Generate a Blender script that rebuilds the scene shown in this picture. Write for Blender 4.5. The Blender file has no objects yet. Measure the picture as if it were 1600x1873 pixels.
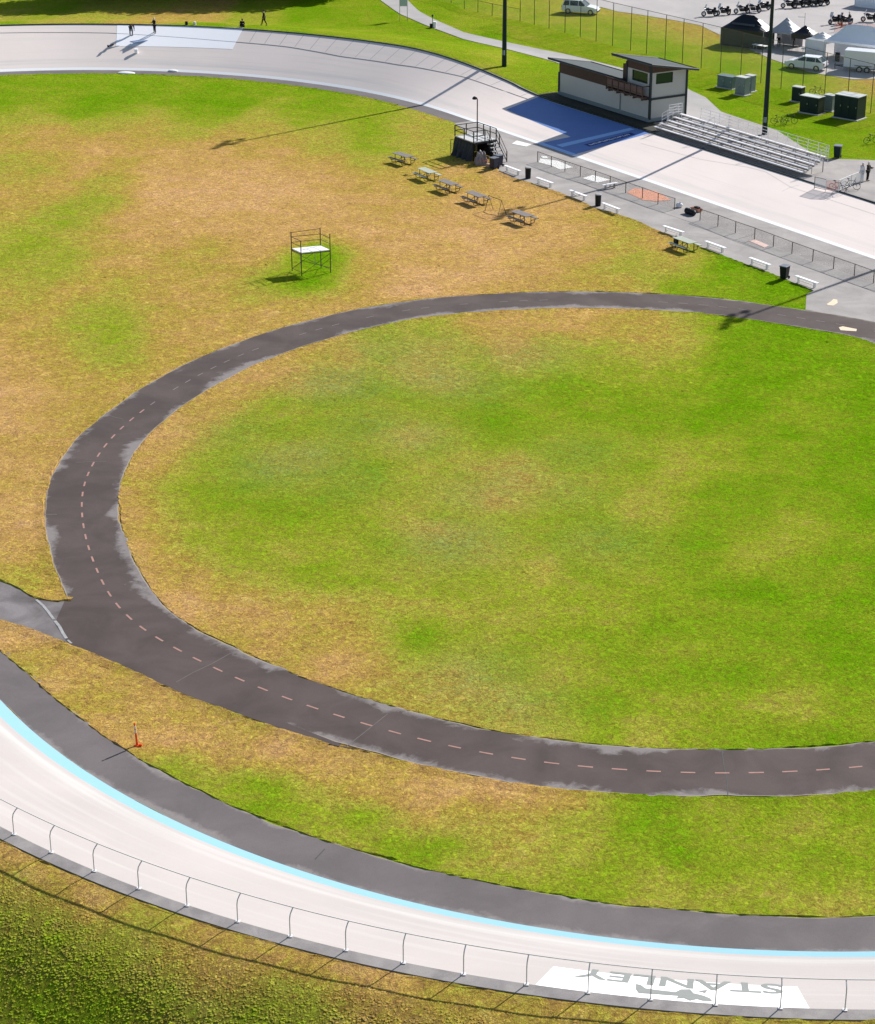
import bpy, bmesh, math, random
import numpy as np
from mathutils import Vector, Matrix
R = math.radians
SC = bpy.context.scene
COL = SC.collection
random.seed(7); rng = np.random.default_rng(7)

# ------------------------------------------------------------------ camera, sky, sun, exposure
FP, PITCH, ROLL, CX, CY, HC = 3733.6927, 0.40779792, 0.03191994, 1100.0, 936.0, 45.0
cp, sp, cr, sr = math.cos(PITCH), math.sin(PITCH), math.cos(ROLL), math.sin(ROLL)
cam_d = bpy.data.cameras.new("camera"); cam = bpy.data.objects.new("camera", cam_d); COL.objects.link(cam)
cam_d.sensor_fit = 'VERTICAL'; cam_d.sensor_height = 24; cam_d.lens = 24 * FP / 1873
cam_d.shift_x = (800 - CX) / 1873; cam_d.shift_y = 0; cam_d.clip_end = 6000; cam_d.clip_start = 1
X = Vector((1, 0, 0)); U = Vector((0, sp, cp)); F = Vector((0, cp, -sp))
cx_, cy_ = X * cr + U * sr, U * cr - X * sr
cam.matrix_world = Matrix(((cx_.x, cy_.x, -F.x, 0), (cx_.y, cy_.y, -F.y, 0), (cx_.z, cy_.z, -F.z, HC), (0, 0, 0, 1)))
SC.camera = cam
SUN_AZ, SUN_EL = R(50), R(32.5)          # direction to the sun, angle from +X
W = bpy.data.worlds.new("World"); SC.world = W; W.use_nodes = True
nt = W.node_tree; bg = nt.nodes["Background"]; sky = nt.nodes.new("ShaderNodeTexSky")
sky.sky_type = 'NISHITA'; sky.sun_disc = False; sky.sun_elevation = SUN_EL; sky.sun_rotation = R(90) - SUN_AZ
nt.links.new(sky.outputs[0], bg.inputs[0]); bg.inputs[1].default_value = 0.08
sl = bpy.data.lights.new("sun", 'SUN'); sl.energy = 5.0; sl.angle = R(0.5); sl.color = (1, 0.965, 0.92)
so = bpy.data.objects.new("sun", sl); COL.objects.link(so)
sdir = Vector((math.cos(SUN_EL) * math.cos(SUN_AZ), math.cos(SUN_EL) * math.sin(SUN_AZ), math.sin(SUN_EL)))
so.rotation_euler = sdir.to_track_quat('Z', 'Y').to_euler(); so.location = (60, 120, 80)
SC.view_settings.view_transform = 'Standard'; SC.view_settings.look = 'None'
SC.view_settings.exposure = 0.5; SC.view_settings.gamma = 1

# ------------------------------------------------------------------ the velodrome's plan
C1 = np.array([-49.76, 177.75]); C2 = np.array([7.2, 105.59]); RR = 42.13
LS = float(np.linalg.norm(C2 - C1)); DV = (C2 - C1) / LS; NV = np.array([-DV[1], DV[0]])
if NV[1] < 0: NV = -NV
TH0 = math.atan2(NV[1], NV[0]); PR = math.pi * RR; LT = 2 * LS + 2 * PR
DIRZ = math.atan2(DV[1], DV[0])          # direction of the far straight

def sstep(x, a, b):
    t = np.clip((np.asarray(x, float) - a) / (b - a), 0, 1); return t * t * (3 - 2 * t)

def ring(a, s):
    """plan position at arclength a and offset s from the inner edge"""
    a = np.asarray(a, float) % LT; s = np.asarray(s, float) + 0 * a; a = a + 0 * s
    x = np.zeros_like(a); y = np.zeros_like(a)
    def put(m, c, ang, along):
        x[m] = c[0] + np.cos(ang) * (RR + s[m]) + along * 0; y[m] = c[1] + np.sin(ang) * (RR + s[m])
    a1 = a < LS; a2 = (a >= LS) & (a < LS + PR); a3 = (a >= LS + PR) & (a < 2 * LS + PR); a4 = a >= 2 * LS + PR
    x[a1] = C1[0] + DV[0] * a[a1] + NV[0] * (RR + s[a1]); y[a1] = C1[1] + DV[1] * a[a1] + NV[1] * (RR + s[a1])
    put(a2, C2, TH0 - (a[a2] - LS) / RR, 0)
    b = a[a3] - LS - PR
    x[a3] = C2[0] - DV[0] * b - NV[0] * (RR + s[a3]); y[a3] = C2[1] - DV[1] * b - NV[1] * (RR + s[a3])
    put(a4, C1, TH0 + math.pi - (a[a4] - 2 * LS - PR) / RR, 0)
    return x, y

def inv_ring(x, y):
    x = np.asarray(x, float); y = np.asarray(y, float)
    px, py = x - C1[0], y - C1[1]; t = px * DV[0] + py * DV[1]; n = px * NV[0] + py * NV[1]
    tc = np.clip(t, 0, LS); s = np.hypot(t - tc, n) - RR
    a = np.where(n >= 0, t, LS + PR + (LS - t))
    ang2 = np.arctan2(y - C2[1], x - C2[0]); a2 = LS + ((TH0 - ang2) % (2 * math.pi)) * RR
    ang1 = np.arctan2(y - C1[1], x - C1[0]); a4 = 2 * LS + PR + ((TH0 + math.pi - ang1) % (2 * math.pi)) * RR
    a = np.where(t > LS, a2, a); a = np.where(t < 0, a4, a)
    return a % LT, s

def turnness(a):
    a = np.asarray(a, float) % LT
    k1 = a0 = np.where(a > LT / 2, a - LT, a)          # corner at 0 (far turn -> straight)
    f = 1 - sstep(a0, -15, 7)
    f = np.where((a > 30) & (a < LS + PR / 2), sstep(a, LS - 7, LS + 15), f)
    f = np.where((a >= LS + PR / 2) & (a < LS + PR + LS / 2), 1 - sstep(a, LS + PR + 8, LS + PR + 28), f)
    f = np.where((a >= LS + PR + LS / 2) & (a < 2 * LS + PR + 30), sstep(a, 2 * LS + PR - 28, 2 * LS + PR - 8), f)
    return f

def bank_h(a): return 1.25 + 2.07 * turnness(a)
def bank_w(a):
    k = turnness(a); aa = np.asarray(a, float) % LT
    far = np.where(aa > LS + PR + LS / 2, 8.35, 7.88); return 8.75 * (1 - k) + far * k
CAP = 0.5
def terrain(x, y):
    a, s = inv_ring(x, y); w = bank_w(a); h = bank_h(a)
    L = sstep(y, 115, 160) * 1.05; D = 9.5 + 8.5 * sstep(y, 115, 160)
    e = s - w - CAP
    out = L + (h - L) * (1 - sstep(e, 0, D)) - 0.05 * sstep(y, 160, 115)
    z = np.where(s < 0, 0.0, np.where(s < w, h * s / w, np.where(e < 0, h, out)))
    return z

def ray(px, py):
    u, v = px - CX, py - CY
    u, v = u * cr + v * sr, -u * sr + v * cr
    return np.array([u, FP * cp - v * sp, -(FP * sp + v * cp)])

def G(px, py, z=0.0):
    """the ground point (or the point at height z) that stands at this place of the photograph"""
    r = ray(px, py); t = (HC - z) / -r[2]; return Vector((r[0] * t, r[1] * t, z))

def at(px, py):
    z = 0.0
    r = ray(px, py)
    lo, hi = (HC - 6) / -r[2], HC / -r[2]
    ts = np.linspace(lo, hi, 1500); X_, Y_, Z_ = r[0] * ts, r[1] * ts, HC + r[2] * ts
    d = Z_ - terrain(X_, Y_); i = int(np.argmax(d <= 0))
    if d[i] > 0: i = len(ts) - 1
    return Vector((X_[i], Y_[i], float(terrain(X_[i], Y_[i]))))

# ------------------------------------------------------------------ mesh helpers
class MB:
    def __init__(s): s.v = []; s.f = []; s.m = []; s.uv = None
    def add(s, vs, fs, m=0):
        o = len(s.v); s.v += [tuple(p) for p in vs]; s.f += [tuple(o + i for i in f) for f in fs]; s.m += [m] * len(fs); return s
    def box(s, c, d, rz=0, m=0, taper=1.0, tilt=None):
        vs = []
        for z in (-.5, .5):
            k = taper if z > 0 else 1
            for x, y in ((-.5, -.5), (.5, -.5), (.5, .5), (-.5, .5)): vs.append(Vector((x * d[0] * k, y * d[1] * k, z * d[2])))
        M = Matrix.Rotation(rz, 3, 'Z')
        if tilt: M = M @ Matrix.Rotation(tilt[1], 3, tilt[0])
        vs = [M @ v + Vector(c) for v in vs]
        return s.add(vs, [(3, 2, 1, 0), (4, 5, 6, 7), (0, 1, 5, 4), (1, 2, 6, 5), (2, 3, 7, 6), (3, 0, 4, 7)], m)
    def rbox(s, c, d, r, rz=0, m=0):
        """box with bevelled edges"""
        bm = bmesh.new(); bmesh.ops.create_cube(bm, size=1)
        bmesh.ops.scale(bm, vec=d, verts=bm.verts)
        bmesh.ops.bevel(bm, geom=bm.edges[:], offset=r, segments=2, affect='EDGES', profile=.5)
        bm.transform(Matrix.Translation(c) @ Matrix.Rotation(rz, 4, 'Z')); s.bm(bm, m); return s
    def bm(s, bm, m=0):
        bm.verts.index_update(); s.add([v.co for v in bm.verts], [[v.index for v in f.verts] for f in bm.faces], m); bm.free()
    def tube(s, p, r, n=6, m=0, closed=False):
        p = [Vector(q) for q in p]; k = len(p); rs = r if isinstance(r, (list, tuple)) else [r] * k
        vs = []; fs = []; up = None
        for i in range(k):
            if closed: t = p[(i + 1) % k] - p[i - 1]
            else: t = p[min(i + 1, k - 1)] - p[max(i - 1, 0)]
            t.normalize()
            if up is None or abs(up.dot(t)) > .99: up = Vector((0, 0, 1)) if abs(t.z) < .9 else Vector((1, 0, 0))
            x = up.cross(t).normalized(); y = t.cross(x); up = y
            for j in range(n):
                an = 2 * math.pi * j / n; vs.append(p[i] + (x * math.cos(an) + y * math.sin(an)) * rs[i])
        for i in range(k if closed else k - 1):
            for j in range(n):
                a, b = i * n + j, i * n + (j + 1) % n; c, d = ((i + 1) % k) * n + (j + 1) % n, ((i + 1) % k) * n + j
                fs.append((a, b, c, d))
        if not closed: fs.append(tuple(range(n - 1, -1, -1))); fs.append(tuple(range((k - 1) * n, k * n)))
        return s.add(vs, fs, m)
    def lathe(s, c, prof, n=16, m=0, axis='Z', rz=0):
        vs = []; fs = []
        for r, z in prof:
            for j in range(n):
                an = 2 * math.pi * j / n; v = Vector((r * math.cos(an), r * math.sin(an), z))
                if axis == 'Y': v = Vector((v.x, v.z, v.y))
                if axis == 'X': v = Vector((v.z, v.x, v.y))
                vs.append(Matrix.Rotation(rz, 3, 'Z') @ v + Vector(c))
        for i in range(len(prof) - 1):
            for j in range(n): fs.append((i * n + j, i * n + (j + 1) % n, (i + 1) * n + (j + 1) % n, (i + 1) * n + j))
        fs.append(tuple(range(n - 1, -1, -1))); fs.append(tuple(range((len(prof) - 1) * n, len(prof) * n)))
        return s.add(vs, fs, m)
    def ball(s, c, r, m=0, n=2):
        bm = bmesh.new(); bmesh.ops.create_icosphere(bm, subdivisions=n, radius=1)
        bmesh.ops.scale(bm, vec=r if hasattr(r, '__len__') else (r, r, r), verts=bm.verts); bm.transform(Matrix.Translation(c)); s.bm(bm, m); return s
    def prism(s, poly, y0, y1, m=0):
        """polygon in x,z extruded along y"""
        n = len(poly); vs = [(x, y0, z) for x, z in poly] + [(x, y1, z) for x, z in poly]
        fs = [tuple(range(n)), tuple(range(2 * n - 1, n - 1, -1))] + [(i + n, (i + 1) % n + n, (i + 1) % n, i) for i in range(n)]
        return s.add(vs, fs, m)
    def torus(s, c, R_, r, n=20, k=6, m=0, axis='Y'):
        pts = []
        for i in range(n):
            a = 2 * math.pi * i / n
            v = Vector((math.cos(a) * R_, 0, math.sin(a) * R_)) if axis == 'Y' else Vector((math.cos(a) * R_, math.sin(a) * R_, 0))
            pts.append(v + Vector(c))
        return s.tube(pts, r, k, m, closed=True)
    def build(s, name, mats, parent=None, smooth=False):
        me = bpy.data.meshes.new(name); me.from_pydata(s.v, [], s.f)
        for m in (mats if isinstance(mats, (list, tuple)) else [mats]): me.materials.append(m)
        if any(s.m): me.polygons.foreach_set('material_index', s.m)
        if s.uv is not None:
            uvl = me.uv_layers.new(name='UVMap'); idx = np.zeros(len(me.loops), int); me.loops.foreach_get('vertex_index', idx)
            uvl.data.foreach_set('uv', np.array(s.uv, float)[idx].ravel())
        if smooth: me.polygons.foreach_set('use_smooth', [True] * len(me.polygons))
        bmm = bmesh.new(); bmm.from_mesh(me); bmesh.ops.recalc_face_normals(bmm, faces=bmm.faces) if parent is not None else None; bmm.to_mesh(me); bmm.free()
        o = bpy.data.objects.new(name, me); COL.objects.link(o)
        if parent is not None: o.parent = parent
        return o

def tag(o, label, cat, group=None, kind=None):
    if label: o['label'] = label
    if cat: o['category'] = cat
    if group: o['group'] = group
    if kind: o['kind'] = kind
    return o
def thing(name, label, cat, loc=(0, 0, 0), rz=0, group=None, rot=None):
    o = bpy.data.objects.new(name, None); o.empty_display_size = .3; COL.objects.link(o)
    o.location = loc; o.rotation_euler = rot if rot else (0, 0, rz); return tag(o, label, cat, group)
def struct(name, mb, mats, smooth=False, label=None):
    o = mb.build(name, mats, smooth=smooth); o['kind'] = 'structure'
    if label: o['label'] = label
    return o
KIDS = {}
def dup(root, loc, rz, label=None, group=None, scale=None):
    r = root.copy(); COL.objects.link(r); r.location = loc; r.rotation_euler = (0, 0, rz)
    if label: r['label'] = label
    if group: r['group'] = group
    if scale: r.scale = (scale,) * 3
    for ch in [c for c in bpy.data.objects if c.parent == root]:
        c = ch.copy(); COL.objects.link(c); c.parent = r
        for g in [k for k in bpy.data.objects if k.parent == ch]:
            d = g.copy(); COL.objects.link(d); d.parent = c
    return r

# ------------------------------------------------------------------ materials
def nm(name):
    m = bpy.data.materials.new(name); m.use_nodes = True; t = m.node_tree; return m, t, t.nodes["Principled BSDF"]
def N(t, kind, **kw):
    n = t.nodes.new(kind)
    for k, v in kw.items(): setattr(n, k, v)
    return n
def mth(t, op, a, b=None, clamp=False):
    n = N(t, "ShaderNodeMath", operation=op, use_clamp=clamp)
    for i, q in enumerate((a, b)):
        if q is None: continue
        if isinstance(q, (int, float)): n.inputs[i].default_value = q
        else: t.links.new(q, n.inputs[i])
    return n.outputs[0]
def noise(t, vec, scale, detail=3, rough=.55, dist=0):
    n = N(t, "ShaderNodeTexNoise"); n.inputs['Scale'].default_value = scale; n.inputs['Detail'].default_value = detail
    n.inputs['Roughness'].default_value = rough; n.inputs['Distortion'].default_value = dist; t.links.new(vec, n.inputs['Vector']); return n.outputs[0]
def mapr(t, v, a, b, c=0., d=1.):
    n = N(t, "ShaderNodeMapRange"); t.links.new(v, n.inputs[0])
    for i, q in zip((1, 2, 3, 4), (a, b, c, d)): n.inputs[i].default_value = q
    return n.outputs[0]
def mixc(t, f, a, b):
    n = N(t, "ShaderNodeMix", data_type='RGBA')
    if isinstance(f, (int, float)): n.inputs[0].default_value = f
    else: t.links.new(f, n.inputs[0])
    for i, q in ((6, a), (7, b)):
        if isinstance(q, tuple): n.inputs[i].default_value = (*q, 1) if len(q) == 3 else q
        else: t.links.new(q, n.inputs[i])
    return n.outputs[2]
def hsvv(t, col, fac):
    """multiply a colour by a value"""
    n = N(t, "ShaderNodeVectorMath", operation='SCALE'); t.links.new(col, n.inputs[0]); t.links.new(fac, n.inputs['Scale']); return n.outputs[0]
def bump(t, b, h, strength=.5, dist=.05):
    n = N(t, "ShaderNodeBump"); n.inputs['Strength'].default_value = strength; n.inputs['Distance'].default_value = dist
    t.links.new(h, n.inputs['Height']); t.links.new(n.outputs[0], b.inputs['Normal'])
def pos(t): return N(t, "ShaderNodeNewGeometry").outputs['Position']
def objc(t): return N(t, "ShaderNodeTexCoord").outputs['Object']

def plain(name, col, rough=.6, metal=0, var=.12, scale=3, spec=None, dirt=None):
    m, t, b = nm(name); v = objc(t); n = noise(t, v, scale, 4)
    c = mixc(t, n, tuple(x * (1 - var) for x in col), tuple(min(1, x * (1 + var)) for x in col))
    b.inputs['Specular IOR Level'].default_value = .5 if rough < .5 else .2
    if dirt: c = mixc(t, mapr(t, noise(t, v, scale * .6, 5), .52, .72, 0, .6), c, dirt)
    t.links.new(c, b.inputs['Base Color']); b.inputs['Roughness'].default_value = rough; b.inputs['Metallic'].default_value = metal
    return m

def grass_mat(name, bumpy=True):
    m, t, b = nm(name); p = pos(t)
    at_ = N(t, "ShaderNodeAttribute", attribute_name='green'); g0 = at_.outputs['Fac']
    gr_ = N(t, "ShaderNodeAttribute", attribute_name='grey').outputs['Fac']
    warp = N(t, "ShaderNodeVectorMath", operation='ADD'); t.links.new(p, warp.inputs[0])
    A = noise(t, p, .28, 5, .6, .4); B = noise(t, p, 1.2, 6, .68, 1.2); Cn = noise(t, p, 3.4, 7, .78, 1.3); Dn = noise(t, p, 22, 3, .7)
    g = mth(t, 'ADD', g0, mth(t, 'MULTIPLY', mth(t, 'SUBTRACT', A, .5), .60))
    g = mth(t, 'ADD', g, mth(t, 'MULTIPLY', mth(t, 'SUBTRACT', B, .5), .62))
    g = mth(t, 'ADD', g, mth(t, 'MULTIPLY', mth(t, 'SUBTRACT', Cn, .5), .75), clamp=True)
    r = N(t, "ShaderNodeValToRGB"); t.links.new(g, r.inputs[0]); e = r.color_ramp.elements
    stops = [(0, (.57, .335, .15)), (.2, (.465, .285, .088)), (.38, (.375, .272, .05)), (.54, (.32, .305, .042)), (.72, (.235, .29, .018)), (1, (.122, .25, .004))]
    e[0].position, e[0].color = stops[0][0], (*stops[0][1], 1); e[1].position, e[1].color = 1, (*stops[-1][1], 1)
    for q, c in stops[1:-1]: k = e.new(q); k.color = (*c, 1)
    straw = noise(t, p, .8, 6, .72, 1.5)
    rr0 = mixc(t, mth(t, 'MULTIPLY', mapr(t, straw, .52, .70), mapr(t, g, .8, .3, 0, .6)), r.outputs[0], (.54, .38, .13)); rr0 = mixc(t, mth(t, 'MULTIPLY', mapr(t, straw, .48, .32), mapr(t, g, .8, .3, 0, .55)), rr0, (.30, .17, .05))
    c = mixc(t, mth(t, 'MULTIPLY', gr_, mapr(t, B, .35, .6, .1, .6)), rr0, (.21, .215, .09))
    f = mth(t, 'MULTIPLY', mapr(t, Cn, .34, .66, .48, 1.52), mapr(t, Dn, .35, .65, .8, 1.2))
    f = mth(t, 'MULTIPLY', f, mapr(t, B, .3, .7, .85, 1.15))
    t.links.new(hsvv(t, c, f), b.inputs['Base Color']); b.inputs['Roughness'].default_value = .9
    b.inputs['Specular IOR Level'].default_value = 0
    if bumpy:
        h = mth(t, 'ADD', mth(t, 'MULTIPLY', Cn, 1.0), mth(t, 'MULTIPLY', Dn, .25)); bump(t, b, h, .8, .2)
    return m

def asphalt(name, col, col2, edge=False, speck=.12, amount=.5, scale=.35):
    m, t, b = nm(name); p = pos(t); n1 = noise(t, p, scale, 6, .6, .5); n2 = noise(t, p, 30, 2, .6); n3 = noise(t, p, 1.6, 5, .7, 1.2)
    c = mixc(t, mapr(t, n1, .38, .64, 0, min(1, amount * 1.4)), col, col2)
    if edge:
        uv = N(t, "ShaderNodeUVMap"); sx = N(t, "ShaderNodeSeparateXYZ"); t.links.new(uv.outputs[0], sx.inputs[0])
        eg = mth(t, 'ABSOLUTE', sx.outputs[0])
        side = mapr(t, sx.outputs[0], -1, 1, 0, .10)         # the inner side is more worn
        nl = noise(t, p, .16, 4, .6, .8); k = mth(t, 'ADD', eg, mth(t, 'MULTIPLY', mth(t, 'SUBTRACT', n3, .5), .6)); k = mth(t, 'ADD', k, mth(t, 'MULTIPLY', mth(t, 'SUBTRACT', nl, .5), 1.9)); k = mth(t, 'ADD', k, side)
        c = mixc(t, mapr(t, k, .88, 1.10, 0, .75), c, edge)
        c = mixc(t, mapr(t, eg, .955, .99, 0, .6), c, (.42, .36, .27))
    f = mapr(t, n2, .3, .7, 1 - speck, 1 + speck)
    t.links.new(hsvv(t, c, f), b.inputs['Base Color']); b.inputs['Roughness'].default_value = .88; b.inputs['Specular IOR Level'].default_value = .25
    bump(t, b, n2, .25, .01)
    return m

M = {}
M['grass'] = grass_mat('grass'); M['tuft'] = grass_mat('tuft', False)
M['path'] = asphalt('path_asphalt', (.066, .050, .046), (.105, .082, .075), edge=(.26, .235, .23))
M['branch'] = asphalt('branch_asphalt', (.10, .088, .088), (.22, .20, .20), amount=.8)
M['apron'] = asphalt('apron_asphalt', (.125, .11, .11), (.17, .15, .148), edge=(.26, .235, .225))
M['plaza'] = asphalt('plaza_asphalt', (.28, .26, .25), (.36, .335, .315), amount=.8)
M['lot'] = asphalt('lot_asphalt', (.36, .34, .33), (.43, .40, .385), amount=.9, scale=.12)
M['walk'] = asphalt('walk_asphalt', (.33, .315, .305), (.40, .38, .37))
def track_mat():
    m, t, b = nm('track_concrete'); p = pos(t); n1 = noise(t, p, .12, 5, .6, .5); n2 = noise(t, p, 18, 3); 
    uv = N(t, "ShaderNodeUVMap"); sx = N(t, "ShaderNodeSeparateXYZ"); t.links.new(uv.outputs[0], sx.inputs[0])
    s = sx.outputs[0]; a = sx.outputs[1]
    cmb = N(t, "ShaderNodeCombineXYZ"); t.links.new(mth(t, 'MULTIPLY', s, 1.1), cmb.inputs[0]); t.links.new(mth(t, 'MULTIPLY', a, .04), cmb.inputs[1])
    st = noise(t, cmb.outputs[0], 1.6, 5, .6)
    sy = N(t, "ShaderNodeSeparateXYZ"); t.links.new(p, sy.inputs[0]); sun_comp = mapr(t, sy.outputs[1], 90, 150)      # near turn coloured darker to offset the stronger sun on its bank
    c = mixc(t, mapr(t, n1, .3, .7), mixc(t, sun_comp, (.375, .345, .335), (.74, .65, .60)), mixc(t, sun_comp, (.425, .39, .38), (.80, .705, .65)))
    c = mixc(t, mapr(t, st, .52, .75, 0, .32), c, (.55, .53, .51))
    dk = mth(t, 'MULTIPLY', mapr(t, s, 1.0, 1.3), mapr(t, s, 2.3, 1.7))          # tyre-darkened lane above the blue band
    c = mixc(t, mth(t, 'MULTIPLY', dk, mapr(t, st, .35, .6, .05, .45)), c, (.52, .52, .50))
    t.links.new(hsvv(t, c, mapr(t, n2, .3, .7, .97, 1.03)), b.inputs['Base Color']); b.inputs['Roughness'].default_value = .8
    b.inputs['Specular IOR Level'].default_value = .3
    return m
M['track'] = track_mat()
def band_mat():
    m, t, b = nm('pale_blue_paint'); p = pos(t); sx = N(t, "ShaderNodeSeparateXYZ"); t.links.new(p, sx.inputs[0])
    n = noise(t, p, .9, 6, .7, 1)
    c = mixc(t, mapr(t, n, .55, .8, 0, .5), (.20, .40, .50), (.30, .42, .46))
    c = mixc(t, mapr(t, sx.outputs[1], 110, 150, 0, .95), c, (.88, .88, .87))    # far side coloured near white to imitate its overexposed glare
    t.links.new(c, b.inputs['Base Color']); b.inputs['Roughness'].default_value = .7
    return m
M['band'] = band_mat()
M['blue'] = plain('blue_paint', (.13, .235, .52), .6, var=.10, scale=.5, dirt=(.15, .26, .56))
M['lblue'] = plain('light_blue_paint', (.34, .56, .90), .6)
M['navy'] = plain('navy_paint', (.02, .05, .22), .6)
M['white'] = plain('white_paint', (.90, .90, .93), .6, var=.03, scale=1)
M['offwhite'] = plain('off_white_paint', (.80, .79, .76), .6, var=.05)
M['letter'] = plain('grey_lettering', (.22, .235, .23), .7)
M['dash'] = plain('faded_lane_paint', (.36, .205, .17), .8, var=.3, scale=2)
M['dashtop'] = plain('faded_white_lane_paint', (.19, .165, .16), .8, var=.3, scale=2)
M['crack'] = plain('joint_sealer', (.14, .12, .115), .8, var=.3)
M['dark'] = plain('dark_line', (.085, .085, .085), .8)
M['seam'] = plain('worn_seam', (.42, .42, .42), .8)
M['concrete'] = asphalt('coping_concrete', (.24, .222, .216), (.34, .315, .30), amount=.9, scale=.9)
M['steel'] = plain('galvanised_steel', (.42, .42, .42), .45, .6)
M['rail'] = plain('weathered_rail', (.68, .66, .65), .6, 0)
M['alu'] = plain('aluminium_planks', (.80, .77, .77), .5, 0, var=.06)
M['black'] = plain('black_plastic', (.012, .013, .016), .5, var=.3)
M['blacksteel'] = plain('black_steel', (.018, .018, .020), .45, .3)
M['navyp'] = plain('navy_plastic', (.008, .012, .04), .45)
M['wood'] = plain('brown_wood', (.095, .06, .045), .75, var=.35, scale=6)
M['panel'] = plain('grey_wall_panel', (.50, .50, .475), .7, var=.05, scale=.6)
M['trim'] = plain('dark_trim', (.035, .045, .048), .6)
M['roof'] = plain('roof_membrane', (.085, .10, .105), .95, var=.15, scale=.7)
M['glass'] = plain('dark_glass', (.012, .03, .03), .08)
M['orange'] = plain('orange_plastic', (.80, .10, .02), .5)
M['creamy'] = plain('reflective_collar', (.78, .62, .44), .5)
M['rubber'] = plain('black_rubber', (.018, .018, .018), .8)
M['carp'] = plain('white_car_paint', (.78, .80, .84), .25, var=.02)
M['skin'] = plain('skin', (.42, .25, .18), .6)
M['denim'] = plain('blue_grey_cloth', (.06, .08, .12), .8)
M['darkcloth'] = plain('dark_cloth', (.015, .017, .018), .85)
M['whitecloth'] = plain('white_cloth', (.78, .78, .78), .8)
M['tarp'] = plain('dark_tarp', (.035, .04, .05), .6, var=.6, scale=3)
M['silvertarp'] = plain('silver_tarp', (.28, .24, .24), .45, var=.5, scale=6)
M['tablegrey'] = plain('weathered_table_top', (.22, .20, .19), .75, var=.3, scale=5)
M['tableframe'] = plain('rusty_tube_frame', (.085, .07, .05), .6, .2)
M['palet'] = plain('pale_table_top', (.42, .45, .38), .7)
M['utilgreen'] = plain('grey_green_cabinet', (.13, .19, .19), .55, dirt=(.22, .27, .26))
M['utildark'] = plain('dark_green_cabinet', (.012, .028, .026), .5)
M['utilgrey'] = plain('grey_cabinet', (.20, .24, .26), .5)
M['pad'] = plain('concrete_pad', (.50, .48, .46), .8)
M['canopyw'] = plain('white_canopy_cloth', (.86, .88, .92), .7, var=.03)
M['canopyb'] = plain('black_canopy_cloth', (.008, .009, .012), .38, var=.2)
M['canopyg'] = plain('grey_canopy_cloth', (.42, .42, .45), .5, var=.1)
M['ply'] = plain('grey_plywood_deck', (.55, .55, .54), .7, var=.2)
M['leaf'] = plain('leaf', (.05, .09, .02), .8, var=.4, scale=.8)
M['bark'] = plain('bark', (.10, .07, .05), .9)
M['tan'] = plain('tan_cardboard', (.45, .30, .20), .8)
M['chrome'] = plain('chrome', (.5, .5, .52), .25, .8)
M['redlamp'] = plain('red_lamp', (.4, .02, .02), .3)
def net_mat(name, col, cell, wire, rough=.6):
    m, t, b = nm(name); v = objc(t); sx = N(t, "ShaderNodeUVMap"); s2 = N(t, "ShaderNodeSeparateXYZ"); t.links.new(sx.outputs[0], s2.inputs[0])
    u, w = s2.outputs[0], s2.outputs[1]
    def ln(q): return mth(t, 'LESS_THAN', mth(t, 'FRACT', mth(t, 'DIVIDE', q, cell)), wire)
    al = mth(t, 'MAXIMUM', ln(mth(t, 'ADD', u, w)), ln(mth(t, 'SUBTRACT', u, w)))
    b.inputs['Base Color'].default_value = (*col, 1); b.inputs['Roughness'].default_value = rough
    t.links.new(al, b.inputs['Alpha']); return m
M['link'] = net_mat('chain_link', (.45, .46, .45), .07, .055)
M['linkdark'] = net_mat('dark_mesh', (.03, .03, .03), .06, .10)
M['onet'] = net_mat('orange_mesh', (.85, .16, .05), .09, .16)

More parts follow.
